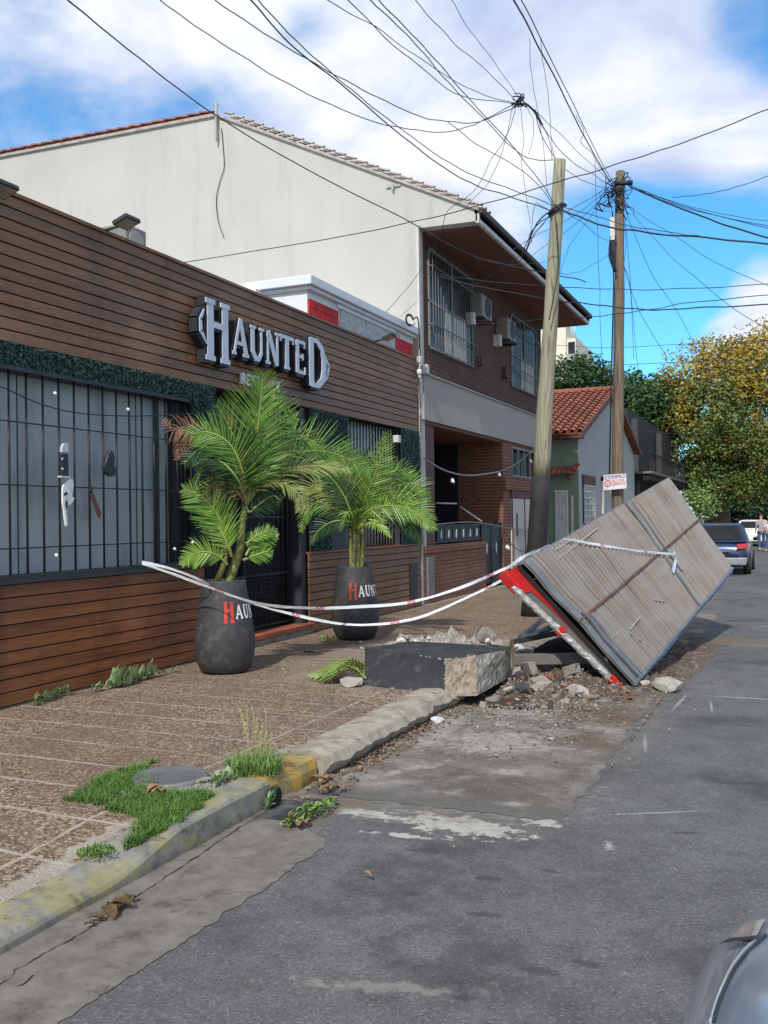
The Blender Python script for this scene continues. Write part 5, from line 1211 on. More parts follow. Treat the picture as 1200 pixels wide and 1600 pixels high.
rg = random.Random(31)
GRP = 'heap of pale concrete rubble on the pavement behind the slab'
for i in range(110):
    x_, y_ = rg.uniform(-4.35, -2.85), rg.gauss(10.1, .38)
    c = V(x_, y_, .17+rg.uniform(0, .20)*max(0, 1-abs(y_-10.2)/.8))
    s_ = rg.uniform(.02, .075); MB().rock(c, (s_, s_*.8, s_*.65), 2, 100+i, .5).build('concrete_fragment', rg.choice(('rubble_pale', 'rubble_pale', 'off_white')), label='pale broken concrete lump in the heap behind the dark slab', cat='rubble', group=GRP)
GRP = 'lumps of rubble strewn under the fallen billboard'
for i in range(170):
    u = rg.uniform(792, 985); v = rg.gauss(1064, 18)
    if v > 1105 or v < 1030: continue
    c = onz(u, v, .03); s_ = rg.uniform(.015, .055); c.z = zt(c.x, c.y)+s_*.3
    MB().rock(c, (s_, s_*.8, s_*.6), 1, 300+i, .5).build('concrete_fragment', rg.choice(('rubble_pale', 'rubble_brown', 'rubble_brown', 'rubble_brick', 'rubble_dark')), label='small broken lump in the rubble strewn below the billboard edge', cat='rubble', group=GRP)
rg = random.Random(55)
SL = [(800, 1062, .10, .10, .05, 'rubble_pale'), (828, 1060, .09, .05, .07, 'rubble_pale'), (846, 1072, .13, .07, .06, 'rubble_pale'), (870, 1050, .10, .08, .04, 'broken_grey'), (895, 1066, .09, .05, .05, 'rubble_pale'), (915, 1083, .14, .05, .03, 'rubble_pale'), (935, 1058, .08, .08, .05, 'broken_grey'), (838, 1045, .08, .07, .06, 'rubble_pale'), (812, 1072, .06, .07, .07, 'rubble_dark'), (880, 1092, .05, .04, .03, 'rubble_pale'), (770, 1090, .05, .05, .04, 'rubble_pale'), (755, 1096, .04, .03, .03, 'rubble_pale'), (900, 1040, .12, .05, .04, 'rubble_dark'), (860, 1098, .13, .02, .02, 'rubble_dark'), (725, 1004, .12, .10, .07, 'rubble_pale'), (700, 1000, .10, .08, .06, 'rubble_pale'), (760, 1003, .10, .09, .08, 'rubble_pale')]
for u, v, a, b_, h, mt in SL:
    c = onz(u, v, .06 if u > 765 or v > 1080 else .28); c.z = zt(c.x, c.y)+h*.3; q_ = Matrix.Rotation(rg.uniform(0, 3.1), 3, 'Z')@Matrix.Rotation(rg.uniform(-.45, .45), 3, 'X')@Matrix.Rotation(rg.uniform(-.4, .4), 3, 'Y')
    j = lambda k: 1+rg.uniform(-.28, .18)
    cs = [c+q_@V(sx*a*j(0), sy*b_*j(0), sz*h*j(0)) for sz in (-1, 1) for sx, sy in ((-1, -1), (1, -1), (1, 1), (-1, 1))]
    MB().hexa(cs).build('concrete_fragment', mt, label='angular slab shaped shard of broken concrete in the rubble round the wreck', cat='rubble', group='angular shards of broken concrete', bevel=.008)
# fine gravel and crumbs nobody could count
def gravel(name, n, fn, mat_, s0, s1, seed):
    rg = random.Random(seed); mb = MB()
    for i in range(n):
        x, y = fn(rg); s_ = s0+(s1-s0)*rg.random()**3
        mb.rock((x, y, zt(x, y)+s_*.3), (s_, s_*.8, s_*.6), 0 if False else 1, i, .4)
    mb.build(name, mat_, kind='stuff', label=name.replace('_', ' ')+' scattered on the ground around the wreck', cat='gravel')
gravel('concrete_crumbs', 2600, lambda r: (r.gauss(-2.35, .42), r.gauss(8.6, .8)), 'rubble_pale', .006, .022, 1)
gravel('rusty_crumbs', 1400, lambda r: (min(-1.15, r.gauss(-1.75, .42)), r.gauss(8.7, 1.1)), 'rubble_brown', .005, .020, 2)
gravel('kerbside_grit', 700, lambda r: (-2.83+abs(r.gauss(0, .12)), r.uniform(5.0, 8.2)), 'rubble_brown', .005, .022, 3)
gravel('pavement_crumbs', 500, lambda r: (r.gauss(-3.7, .5), r.gauss(9.2, .8)), 'rubble_pale', .006, .02, 4)
gravel('road_grit', 350, lambda r: (r.uniform(-1.3, .6), r.uniform(8.8, 17)), 'rubble_brown', .005, .018, 5)
def leaf(mb, c, d, w, curl, rg, n=4):
    d = Vector(d); L = d.length; t = d/L; s_ = t.cross(V(0, 0, 1))
    if s_.length < .1: s_ = V(1, 0, 0)
    s_.normalize(); up_ = s_.cross(t); rows = []
    for i in range(n+1):
        f = i/n; ww = w*math.sin(pi*min(.97, f*.92+.06))**.8
        p = Vector(c)+t*(L*f)+up_*(curl*sin(pi*f)*L-.0)
        rows.append([p-s_*ww+up_*ww*.35, p, p+s_*ww+up_*ww*.35])
    mb.grid(rows)
mb = MB(); rg = random.Random(77)   # litter under the wreck
for i in range(430):
    x = min(-1.15, rg.gauss(-1.9, .5)); y = rg.gauss(9.4, 1.3) if i < 300 else rg.uniform(5.3, 8.3)
    if i >= 300: x = -2.80+abs(rg.gauss(0, .10))
    a = rg.uniform(0, 6.3); L = rg.uniform(.02, .055); leaf(mb, (x, y, zt(x, y)+.012), (L*cos(a), L*sin(a), rg.uniform(-.01, .02)), L*.3, .15, rg, 3)
mb.build('leaf_litter', 'dry_leaf', kind='stuff', label='brown dead leaves and litter along the kerb and under the wreck', cat='litter')
lv = thing('fallen_leaf', 'cluster of curled orange brown dead leaves lying on the near gutter', 'dead leaves', onz(175, 1425, .006))
rg = random.Random(4)
for u, v, l, a in ((188, 1418, .17, .3), (170, 1428, .15, 2.6), (200, 1410, .12, 1.2), (150, 1438, .09, 3.6), (178, 1420, .13, -.6), (140, 1447, .06, 4.0)):
    mb = MB(); c = onz(u, v, .015); leaf(mb, c-V(cos(a), sin(a), 0)*l*.4, (l*.8*cos(a), l*.8*sin(a), .01), l*.20, .14, rg, 9)
    for i_, v_ in enumerate(mb.v): v_ += V(.012*nz(i_*.9, l*50), .012*nz(i_*.8, 3), .016*abs(nz(i_*1.1, 7))); mb.build('leaf', 'dry_leaf', lv)
for u, v, lab in ((240, 1240, 'dry brown leaf lying in the grass before the round cover'), (520, 1236, 'ochre leaf in the gutter beyond the yellow kerb'), (468, 1290, 'orange dead leaf under the clover in the gutter'), (505, 1222, 'brown leaf heap in the angle of the kerb end')):
    mb = MB(); z_ = .16 if u < 400 else .012; c = onz(u, v, z_)
    for k in range(5): a = rg.uniform(0, 6); leaf(mb, c+V(rg.uniform(-.04, .04), rg.uniform(-.04, .04), .01), (.08*cos(a), .08*sin(a), .02), .025, .2, rg, 4)
    mb.build('dead_leaf', 'dry_leaf', label=lab, cat='dead leaves')
# ------------------------------------------------------------------ planters and palms
def planter(c, lab, a0, hstart):
    t = thing('planter_pot', lab, 'planter', c, 'tall dark planters with the bar name')
    prof = [(.205, 0), (.25, .02), (.295, .12), (.312, .26), (.308, .38), (.285, .55), (.255, .72), (.232, .86), (.225, .93), (.222, .945), (.195, .945), (.19, .86)]
    MB().lathe(c, prof, 48).build('pot_body', 'pot', t)
    MB().lathe(c+V(0, 0, .84), [(.19, 0), (.12, .02), (.01, .03)], 24).build('soil', 'soil', t)
    def rad(z):
        for (r0_, z0_), (r1_, z1_) in zip(prof, prof[1:]):
            if z0_ <= z <= z1_ and z1_ > z0_: return r0_+(r1_-r0_)*(z-z0_)/(z1_-z0_)
        return .25
    a = a0; first = True
    view = math.atan2(-c.y, -c.x)
    for ch, w, h, zz in (('H', .115, .20, hstart), ('A', .085, .135, hstart+.035), ('U', .08, .135, hstart+.035), ('N', .085, .135, hstart+.035), ('T', .075, .135, hstart+.035), ('E', .075, .135, hstart+.035), ('D', .11, .19, hstart)):
        mb = MB()
        for k, (x0, z0, x1, z1, w0, w1) in enumerate(GLY[ch]):
            dx, dz = x1-x0, z1-z0; L = math.hypot(dx, dz); nx, nzz = -dz/L, dx/L; g = .06; w0 += g; w1 += g
            pts2 = []
            for j in range(5):
                f = j/4; ww = w0+(w1-w0)*f; pts2.append((x0+dx*f, z0+dz*f, ww))
            rows = []
            for xx, z_, ww in pts2:
                r_ = []
                for sgn_ in (-1, 1):
                    qx, qz = xx+nx*ww/2*sgn_, z_+nzz*ww/2*sgn_; Z = zz+qz*h; rr = rad(Z)+.003+.0004*k; an = view+a+(qx*w)/.28
                    r_.append(c+V(cos(an)*rr, sin(an)*rr, Z))
                rows.append(r_)
            mb.grid(rows)
        mb.smf = set(); mb.build('letter', 'pot_letter_red' if first else 'white_paint', t); first = False
        a += (w+.012)/.28
    return t
c1 = V(-5.42, 8.34, .152); c2 = V(-5.28, 11.22, .152)
planter(c1, 'nearer dark grey planter, its bulging body scuffed and its red H facing the camera', -.04, .53)
planter(c2, 'farther dark grey planter in front of the second stretch of wood cladding', -.30, .53)
def frond(parent, pts, ll, n, mat_, wid=.010, plane=None, droop=.25, fwd=.55, dens=1., seed=1, name='frond', dry=0., start=.16):
    rg = random.Random(seed); sp_ = smooth_path(pts, 10); N_ = len(sp_)
    mb = MB(); mb.tube(sp_, [max(.0035, .016*(1-.85*i/N_)) for i in range(N_)], 5)
    fr = mb.build(name, 'rachis' if mat_ != 'palm_dry' else 'palm_dry', parent)
    lb = MB()
    seglen = [0]
    for i in range(1, N_): seglen.append(seglen[-1]+(sp_[i]-sp_[i-1]).length)
    Lt = seglen[-1]
    for j in range(n):
        f = start+(1-start)*(j+.5)/n; d = f*Lt; i = max(1, min(N_-1, next((k for k in range(N_) if seglen[k] >= d), N_-1)))
        a = (d-seglen[i-1])/max(1e-6, seglen[i]-seglen[i-1]); p = sp_[i-1].lerp(sp_[i], a); t = (sp_[i]-sp_[i-1]).normalized()
        pn = Vector(plane) if plane is not None else V(0, 0, 1)
        sd_ = t.cross(pn).normalized(); nn = sd_.cross(t).normalized()
        g = (f-start)/(1-start); l = ll*(.42+.58*math.sin(pi*min(1, .12+g*.80))**.7)*(1-.72*max(0, g-.45)/.55)
        for sg_ in (-1, 1):
            if rg.random() > dens: continue
            L = l*rg.uniform(.85, 1.1); ff = fwd+.5*g+rg.uniform(-.08, .08)
            dr = (sd_*sg_+t*ff+nn*rg.uniform(-.05, .28)).normalized()
            w = wid*rg.uniform(.8, 1.15)
            rows = []; K = 4; pos = p.copy(); wv = t.cross(dr).normalized().cross(dr).normalized()
            wv = (wv*.9+V(rg.uniform(-.3, .3), rg.uniform(-.3, .3), 0)).normalized()
            dd = dr.copy()
            for k in range(K+1):
                h = k/K; ww = w*(1-h)**.55*(.55 if k == 0 else 1)+.0008; fold = nn*ww*.5
                rows.append([pos-wv*ww+fold, pos, pos+wv*ww+fold])
                pos = pos+dd*(L/K); dd = (dd+V(0, 0, -1)*(droop*(.35+h)*1.0)*(1+dry*rg.uniform(0, 3))/K*2.).normalized()
            lb.grid(rows)
    lb.smf = set(); lb.build('leaflets', mat_, fr)
    return fr
def PX(u, v, y): return ony(u, v, y)
vd = (O-V(-5.42, 8.34, 1.5)).normalized()    # a plane normal roughly towards the street
pm = thing('palm', 'taller potted palm with one tall upright frond and dry brown tips at left', 'palm', c1+V(0, 0, .85))
m = MB(); base = c1+V(.02, 0, .85)
m.tube(smooth_path([base, PX(374, 860, 8.34), PX(378, 820, 8.3), PX(384, 780, 8.3), PX(386, 745, 8.3)], 5), [.052-.0016*i for i in range(21)], 10)
m.tube(smooth_path([c1+V(-.1, -.05, .85), PX(350, 880, 8.2), PX(352, 850, 8.2)], 4), [.035, .034, .033, .032, .03, .03, .028, .026, .024], 8); m.build('stem', 'palm_stem', pm)
T = PX(384, 790, 8.3)
frond(pm, [T, PX(396, 720, 8.25), PX(404, 660, 8.2), PX(409, 610, 8.15), PX(412, 583, 8.1)], .56, 44, 'palm_green', plane=vd, droop=.10, fwd=.75, seed=1, wid=.009)
frond(pm, [T, PX(402, 725, 8.45), PX(416, 680, 8.55), PX(423, 640, 8.6), PX(424, 606, 8.6)], .38, 28, 'palm_bright', plane=vd, droop=.08, fwd=.9, seed=2, wid=.009)
frond(pm, [T, PX(410, 745, 8.5), PX(455, 712, 8.9), PX(505, 705, 9.3), PX(555, 722, 9.6), PX(578, 738, 9.7)], .50, 44, 'palm_green', plane=vd, droop=.16, fwd=.75, seed=3)
frond(pm, [T, PX(412, 755, 8.5), PX(450, 732, 8.7), PX(500, 728, 8.9), PX(545, 735, 9.0)], .40, 36, 'palm_olive', plane=(.2, -.5, .9), droop=.35, fwd=.6, seed=4)
frond(pm, [T, PX(380, 740, 8.1), PX(360, 695, 7.95), PX(325, 675, 7.85), PX(290, 682, 7.8)], .42, 36, 'palm_green', plane=vd, droop=.22, fwd=.7, seed=5)
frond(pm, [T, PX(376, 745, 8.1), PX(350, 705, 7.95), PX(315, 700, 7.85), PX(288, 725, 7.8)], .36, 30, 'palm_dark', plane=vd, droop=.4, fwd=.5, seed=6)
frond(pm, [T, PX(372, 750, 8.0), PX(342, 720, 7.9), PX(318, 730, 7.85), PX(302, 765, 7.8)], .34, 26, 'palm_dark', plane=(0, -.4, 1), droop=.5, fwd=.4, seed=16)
frond(pm, [PX(345, 690, 7.95), PX(315, 675, 7.85), PX(285, 668, 7.8), PX(268, 672, 7.78), PX(256, 655, 7.78)], .22, 18, 'palm_dry', plane=vd, droop=.5, fwd=.5, dry=1, seed=7, name='dry_frond')
frond(pm, [PX(330, 680, 7.9), PX(300, 676, 7.82), PX(285, 690, 7.8), PX(275, 718, 7.8)], .16, 14, 'palm_dry', plane=vd, droop=.7, fwd=.4, dry=1, seed=8, name='dry_frond')
frond(pm, [T, PX(395, 735, 8.3), PX(412, 690, 8.4), PX(436, 662, 8.5), PX(462, 652, 8.6)], .42, 32, 'palm_green', plane=vd, droop=.22, fwd=.7, seed=9)
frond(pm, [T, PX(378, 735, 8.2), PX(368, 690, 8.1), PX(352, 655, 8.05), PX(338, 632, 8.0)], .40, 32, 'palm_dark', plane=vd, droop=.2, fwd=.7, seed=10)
frond(pm, [T, PX(402, 760, 8.4), PX(432, 752, 8.5), PX(465, 770, 8.55), PX(480, 800, 8.6)], .30, 26, 'palm_olive', plane=(0, -.4, 1), droop=.55, fwd=.4, seed=11)
T2 = PX(362, 870, 8.2)
frond(pm, [T2, PX(350, 825, 8.1), PX(330, 790, 8.0), PX(308, 772, 7.95), PX(287, 764, 7.9)], .36, 34, 'palm_green', plane=vd, droop=.16, fwd=.7, seed=12)
frond(pm, [T2, PX(352, 842, 8.1), PX(338, 815, 8.05), PX(330, 800, 8.0), PX(322, 790, 8)], .24, 22, 'palm_bright', plane=vd, droop=.15, fwd=.7, seed=13)
frond(pm, [PX(355, 882, 8.2), PX(340, 868, 8.1), PX(320, 862, 8.0), PX(298, 868, 7.95), PX(284, 882, 7.9)], .20, 24, 'palm_bright', plane=vd, droop=.5, fwd=.5, seed=14)
frond(pm, [PX(384, 868, 8.3), PX(395, 850, 8.4), PX(412, 840, 8.5), PX(433, 838, 8.6)], .20, 20, 'palm_green', plane=vd, droop=.25, fwd=.8, seed=15)
frond(pm, [PX(384, 850, 8.3), PX(400, 838, 8.4), PX(418, 830, 8.5), PX(432, 828, 8.6)], .12, 16, 'palm_bright', plane=vd, droop=.2, fwd=.8, seed=18)
frond(pm, [PX(380, 875, 8.3), PX(398, 868, 8.4), PX(415, 862, 8.45), PX(425, 862, 8.5)], .16, 16, 'palm_green', plane=vd, droop=.3, fwd=.8, seed=19)
frond(pm, [T, PX(390, 800, 8.3), PX(402, 790, 8.4), PX(425, 775, 8.5), PX(440, 780, 8.5)], .24, 18, 'palm_dark', plane=vd, droop=.4, fwd=.6, seed=20)
frond(pm, [T, PX(395, 750, 8.3), PX(425, 700, 8.5), PX(465, 680, 8.8), PX(505, 700, 9.0)], .40, 34, 'palm_green', plane=vd, droop=.25, fwd=.6, seed=21)
frond(pm, [T, PX(378, 760, 8.2), PX(352, 735, 8.1), PX(338, 750, 8.05), PX(332, 785, 8.0)], .30, 24, 'palm_olive', plane=vd, droop=.6, fwd=.4, seed=22)
frond(pm, [T, PX(372, 770, 8.1), PX(345, 730, 8.0), PX(325, 712, 7.9), PX(312, 740, 7.9)], .22, 16, 'palm_dry', plane=vd, droop=.8, fwd=.4, dry=.6, seed=23, name='dry_frond')
pn = thing('palm', 'lower bushier palm with several stems in the farther planter', 'palm', c2+V(0, 0, .85))
m = MB()
for dx, dy, u, v in ((.04, 0, 560, 822), (-.05, .02, 548, 822), (0, -.05, 555, 815), (.07, .04, 566, 825)):
    b0 = c2+V(dx, dy, .85); m.tube(smooth_path([b0, lerp(b0, PX(u, v, 11.2), .5)+V(dx*.2, 0, 0), PX(u, v, 11.2)], 4), [.03-.001*i for i in range(9)], 8)
m.build('stem', 'palm_stem', pn)
T = PX(556, 830, 11.2)
Q = [
 ([(575, 770, 11.1), (592, 725, 11.0), (603, 690, 10.95), (604, 676, 10.9)], .34, 30, 'palm_bright', .10, vd),
 ([(545, 780, 11.0), (532, 735, 10.9), (527, 700, 10.8)], .36, 30, 'palm_olive', .2, vd),
 ([(535, 790, 11.0), (505, 760, 10.9), (480, 765, 10.85), (466, 800, 10.8)], .36, 32, 'palm_olive', .5, vd),
 ([(530, 800, 11.0), (500, 785, 10.9), (478, 800, 10.85), (470, 830, 10.8)], .26, 24, 'palm_green', .5, vd),
 ([(585, 790, 11.2), (625, 757, 11.4), (655, 760, 11.5), (668, 780, 11.6)], .42, 34, 'palm_green', .25, vd),
 ([(590, 795, 11.2), (630, 785, 11.4), (660, 800, 11.5), (678, 828, 11.6)], .36, 32, 'palm_bright', .35, vd),
 ([(585, 810, 11.3), (620, 808, 11.5), (645, 822, 11.6), (658, 850, 11.7)], .30, 28, 'palm_dark', .4, vd),
 ([(560, 770, 11.2), (565, 730, 11.2), (578, 705, 11.2)], .36, 28, 'palm_dark', .15, vd),
 ([(570, 785, 11.2), (600, 745, 11.3), (628, 735, 11.4), (650, 745, 11.5)], .36, 32, 'palm_green', .25, vd),
 ([(548, 800, 11.0), (535, 770, 10.9), (515, 745, 10.8), (495, 742, 10.7)], .30, 28, 'palm_dark', .3, vd),
 ([(565, 822, 11.0), (582, 818, 10.9), (600, 828, 10.8), (610, 840, 10.8)], .18, 20, 'palm_bright', .4, (0, -.5, 1)),
 ([(552, 812, 10.9), (548, 800, 10.8), (540, 805, 10.7), (532, 830, 10.7)], .2, 20, 'palm_green', .5, (0, -.5, 1)),
 ([(572, 800, 11.0), (610, 790, 10.95), (648, 800, 10.9), (672, 826, 10.9)], .34, 30, 'palm_green', .35, vd),
 ([(540, 790, 11.3), (505, 740, 11.3), (480, 735, 11.2)], .34, 28, 'palm_green', .3, vd),
 ([(556, 780, 11.1), (548, 730, 11.0), (540, 690, 10.9)], .34, 28, 'palm_green', .15, vd),
 ([(545, 815, 11.0), (520, 815, 10.9), (497, 830, 10.85), (487, 850, 10.8)], .22, 20, 'palm_dark', .5, vd),
 ([(560, 800, 11.3), (580, 770, 11.4), (612, 770, 11.5), (640, 800, 11.6)], .36, 28, 'palm_dark', .4, vd),
]
for i, (pp, ll, n, mt, dr, pl) in enumerate(Q): frond(pn, [T]+[PX(*a) for a in pp], ll, n, mt, plane=pl, droop=dr, fwd=.65, seed=40+i, wid=.011)
cut = thing('cut_palm_leaf', 'bundle of cut green palm leaves lying on the pavement beside the dark slab', 'palm leaf', onz(530, 1052, .16))
for i in range(5):
    a, b_ = onz(572, 1040+i*5, .20), onz(480+i*6, 1058+i*2, .17)
    frond(cut, [a, lerp(a, b_, .35)+V(0, 0, .10), lerp(a, b_, .7)+V(0, 0, .05), b_], .17, 18, ('palm_green', 'palm_olive', 'palm_bright')[i % 3], plane=(0, 0, 1), droop=.15, fwd=1.1, seed=70+i, start=.05)
sm = MB(); rg = random.Random(3)
for i in range(40):
    c = onz(515+rg.uniform(-12, 14), 1000+rg.uniform(-4, 3), .16); a = rg.uniform(0, 6); leaf(sm, c, (.10*cos(a), .10*sin(a), .05), .008, .1, rg, 3)
sm.build('leaf_scrap', 'weed', label='small green scrap of leaves on the pavement left of the farther planter', cat='plant')
# ------------------------------------------------------------------ caution tape
def ribbon(name, pts, w, label, tw=0, k=10, wob=.006, seed=0, mat_='caution_tape', parent=None, twist=None):
    sp_ = smooth_path(pts, k); rows = []; d = 0; ds = []
    for i, p in enumerate(sp_):
        if i: d += (p-sp_[i-1]).length
        t = (sp_[min(i+1, len(sp_)-1)]-sp_[max(i-1, 0)]).normalized(); s_ = t.cross(V(0, 0, 1)); 
        if s_.length < .1: s_ = V(1, 0, 0)
        s_.normalize(); u_ = s_.cross(t); a = tw+1.2*nz(d*.45, seed)+.35*nz(d*2.4, seed+4); e = (u_*cos(a)+s_*sin(a))*w/2*(.62+.35*nz(d*1.7, seed+9))
        rows.append([p-e, p+s_*wob*nz(d*6, seed), p+e]); ds.append(d)
    mb = MB(); mb.grid(rows, uv=lambda i, k_: (ds[i], k_/2.)); mb.smf = set()
    return mb.build(name, mat_, parent, label=label if not parent else None, cat='caution tape' if not parent else None, group='caution tape strung from the bar to the wreck' if not parent else None)
def tp_(u, v, f): # along a straight stretch from the grille to the billboard
    return f
def tpt(l): return [ony(u, v, y) for u, v, y in l]
t1 = tpt([(222, 880, 7.75), (260, 893, 7.75), (320, 915, 7.8), (400, 942, 8.0), (480, 950, 8.4), (560, 948, 8.8), (640, 941, 9.3), (720, 918, 9.8), (790, 888, 10.2), (815, 877, 9.4)])
ribbon('caution_tape', t1, .05, 'upper white and red tape sagging from the window grille past both planters', seed=1)
t2 = tpt([(222, 878, 7.8), (265, 888, 7.8), (310, 905, 7.9), (345, 925, 8.3), (400, 945, 8.6), (450, 958, 8.7), (520, 973, 8.8), (580, 976, 8.9), (650, 966, 9.1), (720, 938, 9.3), (790, 903, 9.3), (825, 874, 9.35), (850, 856, 9.9), (872, 849, 10.3)])
ribbon('caution_tape', t2, .042, 'lower white tape sagging closest to the pavement between planters and wreck', seed=5)
b0_ = onpl(872, 849)+nb*.08
t3 = [b0_, onpl(890, 849)+nb*.06, onpl(940, 857)+nb*.05, onpl(990, 864)+nb*.05, onpl(1030, 869)+nb*.06, onpl(1046, 870)+nb*.06]
ribbon('caution_tape', t3, .042, 'white tape stretched flat across the ribbed back of the billboard', seed=8)
t4 = [onpl(1046, 868)+nb*.07, onpl(1049, 876)+nb*.08, onpl(1048, 886)+nb*.07, onpl(1046, 898)+nb*.06]
ribbon('caution_tape', t4, .10, 'loose white tape end knotted and hanging on the middle of the billboard', seed=12)
t5 = tpt([(795, 886, 9.5), (815, 872, 9.4), (840, 860, 9.7), (872, 849, 10.3)])
ribbon('caution_tape', t5, .05, 'crumpled clear tape wound along the upper corner of the billboard', seed=15, mat_='tape_clear')
# ------------------------------------------------------------------ weeds and grass
def blades(name, fn, n, h0, h1, mat_, seed, lab, cat='grass', kind='stuff', w=.004, lean=.5):
    rg = random.Random(seed); mb = MB()
    for i in range(n):
        x, y, z = fn(rg); h = rg.uniform(h0, h1); a = rg.uniform(0, 6.3); l = V(cos(a), sin(a), 0)*h*rg.uniform(.1, lean); s_ = V(-sin(a), cos(a), 0)*w*rg.uniform(.7, 1.3)
        p = V(x, y, z); mb.grid([[p-s_, p+s_], [p+l*.35+V(0, 0, h*.6)-s_*.8, p+l*.35+V(0, 0, h*.6)+s_*.8], [p+l+V(0, 0, h)-s_*.1, p+l+V(0, 0, h)+s_*.1]])
    mb.smf = set(); return mb.build(name, mat_, kind=kind, label=lab, cat=cat)
GP = [(108, 1250), (150, 1222), (200, 1200), (243, 1192), (222, 1215), (262, 1240), (330, 1240), (318, 1262), (270, 1290), (215, 1310), (190, 1318), (212, 1292), (215, 1275), (160, 1265)]
gp = [onz(u, v, .15) for u, v in GP]
def inside(x, y, poly):
    r = False
    for i in range(len(poly)):
        a, b_ = poly[i], poly[i-1]
        if (a.y > y) != (b_.y > y) and x < (b_.x-a.x)*(y-a.y)/(b_.y-a.y)+a.x: r = not r
    return r
def gfn(rg):
    while True:
        x, y = rg.uniform(-3.95, -2.9), rg.uniform(3.5, 5.3)
        if nz(x*5, y*5, 2) < -.48 or (nz(x*7, y*7, 2) < -.2 and rg.random() < .55): continue
        if inside(x+.06*nz(x*9, y*9), y+.06*nz(x*9, y*9, 4), gp): return x, y, side(x, y)-.005
blades('grass_patch', gfn, 17000, .012, .050, 'grass', 1, 'low green grass patch round the concrete cover by the kerb', w=.0022, lean=1.6)
def cl(cx, cy, r, z=.15):
    def f(rg): a = rg.uniform(0, 6.3); q_ = r*rg.random()**.6; return cx+q_*cos(a), cy+q_*sin(a)*1.0, z
    return f
c = onz(398, 1205, .15); blades('weed_tuft', cl(c.x, c.y, .17), 1500, .03, .12, 'weed', 2, 'bushy green weed tuft on the kerb edge with tall seed stalks', 'weed', None, w=.003, lean=1.3)
wt = bpy.context.scene.objects['weed_tuft']; mb = MB(); rg = random.Random(6)
for i in range(16):
    b0 = V(c.x+rg.uniform(-.1, .1), c.y+rg.uniform(-.08, .08), .15); tpz = b0+V(rg.uniform(-.09, .09), rg.uniform(-.05, .05), rg.uniform(.22, .42)); mb.tube(smooth_path([b0, lerp(b0, tpz, .5)+V(.01, 0, .02), tpz], 3), .0022, 4)
    for k in range(5): pq = lerp(b0, tpz, .6+.08*k); mb.poly([pq, pq+V(rg.uniform(-.02, .02), .005, .012), pq+V(.002, 0, .022)])
mb.build('seed_stalk', 'dry_stem', wt)
c = onz(300, 1340, .12); blades('weed_tuft', cl(onz(150, 1330, .13).x, onz(150, 1330, .13).y, .09, .125), 220, .01, .03, 'grass', 8, 'sparse small grass tuft at the tile joint near the kerb', 'weed', None)
def rosette(u, v, z, n, L, lab, mat_='broad_leaf', spread=.12, name='weed', seed=1, up=.5):
    rg = random.Random(seed); mb = MB(); c = onz(u, v, z)
    L *= .72; n = int(n*1.7)
    for k in range(n):
        b0 = c+V(rg.uniform(-spread*.3, spread*.3), rg.uniform(-spread, spread), rg.uniform(0, .05)); a = rg.uniform(-1.6, 1.6) if u < 320 else rg.uniform(0, 6.3); l = L*rg.uniform(.6, 1.15)
        leaf(mb, b0, (l*cos(a)*.6+.25*l, l*sin(a)*.6, l*up*rg.uniform(.2, 2.4)), l*.34, .02, rg, 5)
    mb.build(name, mat_, label=lab, cat='weed')
rosette(66, 1098, .15, 22, .085, 'leftmost low broad leaved weed against the foot of the wood wall', spread=.14, seed=1)
rosette(88, 1090, .15, 18, .09, 'small weed just right of the leftmost one at the wood wall', spread=.12, seed=2)
rosette(155, 1080, .15, 12, .07, 'smallest of the leafy weeds in the row under the wood wall', spread=.10, seed=3)
rosette(190, 1072, .15, 34, .12, 'largest upright leafy weed at the foot of the wood wall', spread=.17, seed=4, up=1.0)
rosette(225, 1062, .15, 22, .11, 'leafy weed right of the largest one, below the planter side', spread=.12, seed=5, up=.9)
rosette(258, 1054, .15, 12, .07, 'last tiny weed in the row before the nearer planter', spread=.14, seed=6)
rosette(470, 1282, .01, 70, .055, 'clover like weed growing in the gutter crack beyond the yellow kerb', 'weed', .16, seed=7, up=.4)
rosette(505, 1268, .01, 60, .045, 'right hand flat weed patch in the gutter dirt', 'weed', .13, seed=8, up=.3)
rosette(422, 1262, .01, 22, .07, 'weed sprouting beside the drain pipe mouth', 'broad_leaf', .05, seed=9, up=.9)
rosette(345, 1225, .15, 50, .05, 'dark leafy weed behind the kerb between cover and tuft', 'broad_leaf', .10, seed=10, up=.6)
cv = thing('round_cover', 'weathered round grey concrete cover set in crumbling mortar amid grass', 'cover', onz(265, 1215, .15))
c = onz(266, 1213, .17); c.z = .15
MB().lathe(c, [(.225, -.03), (.23, .018), (.22, .030), (.205, .032), (.195, .026), (.05, .030)], 28).build('lid', 'sheet_grey', cv)
rg = random.Random(11); m = MB()
for i in range(130):
    a = rg.uniform(-1.9, .9); r_ = rg.uniform(.22, .36); s_ = rg.uniform(.012, .04); m.rock(c+V(r_*cos(a), r_*sin(a), .0), (s_, s_, s_*.6), 1, i, .5)
m.build('mortar_collar', 'rubble_pale', cv)
c = onz(320, 1215, .15); frag(325, 1222, .12, 'rubble_pale', 'flat crumbled mortar lump between round cover and weed tuft', sq=.25)
mb = MB(); c = onz(500, 1056, .155); mb.lathe(c, [(.12, 0), (.12, .012), (.10, .014)], 20); mb.build('pavement_disc', 'off_white', label='pale round meter lid flush in the pavement near the cut palm leaves', cat='lid')
mb = MB(); c = onz(668, 998, .16); mb.lathe(c, [(.1, 0), (.1, .02)], 18); mb.build('pavement_disc', 'black_metal', label='small black round lid at the left end of the rubble heap', cat='lid')
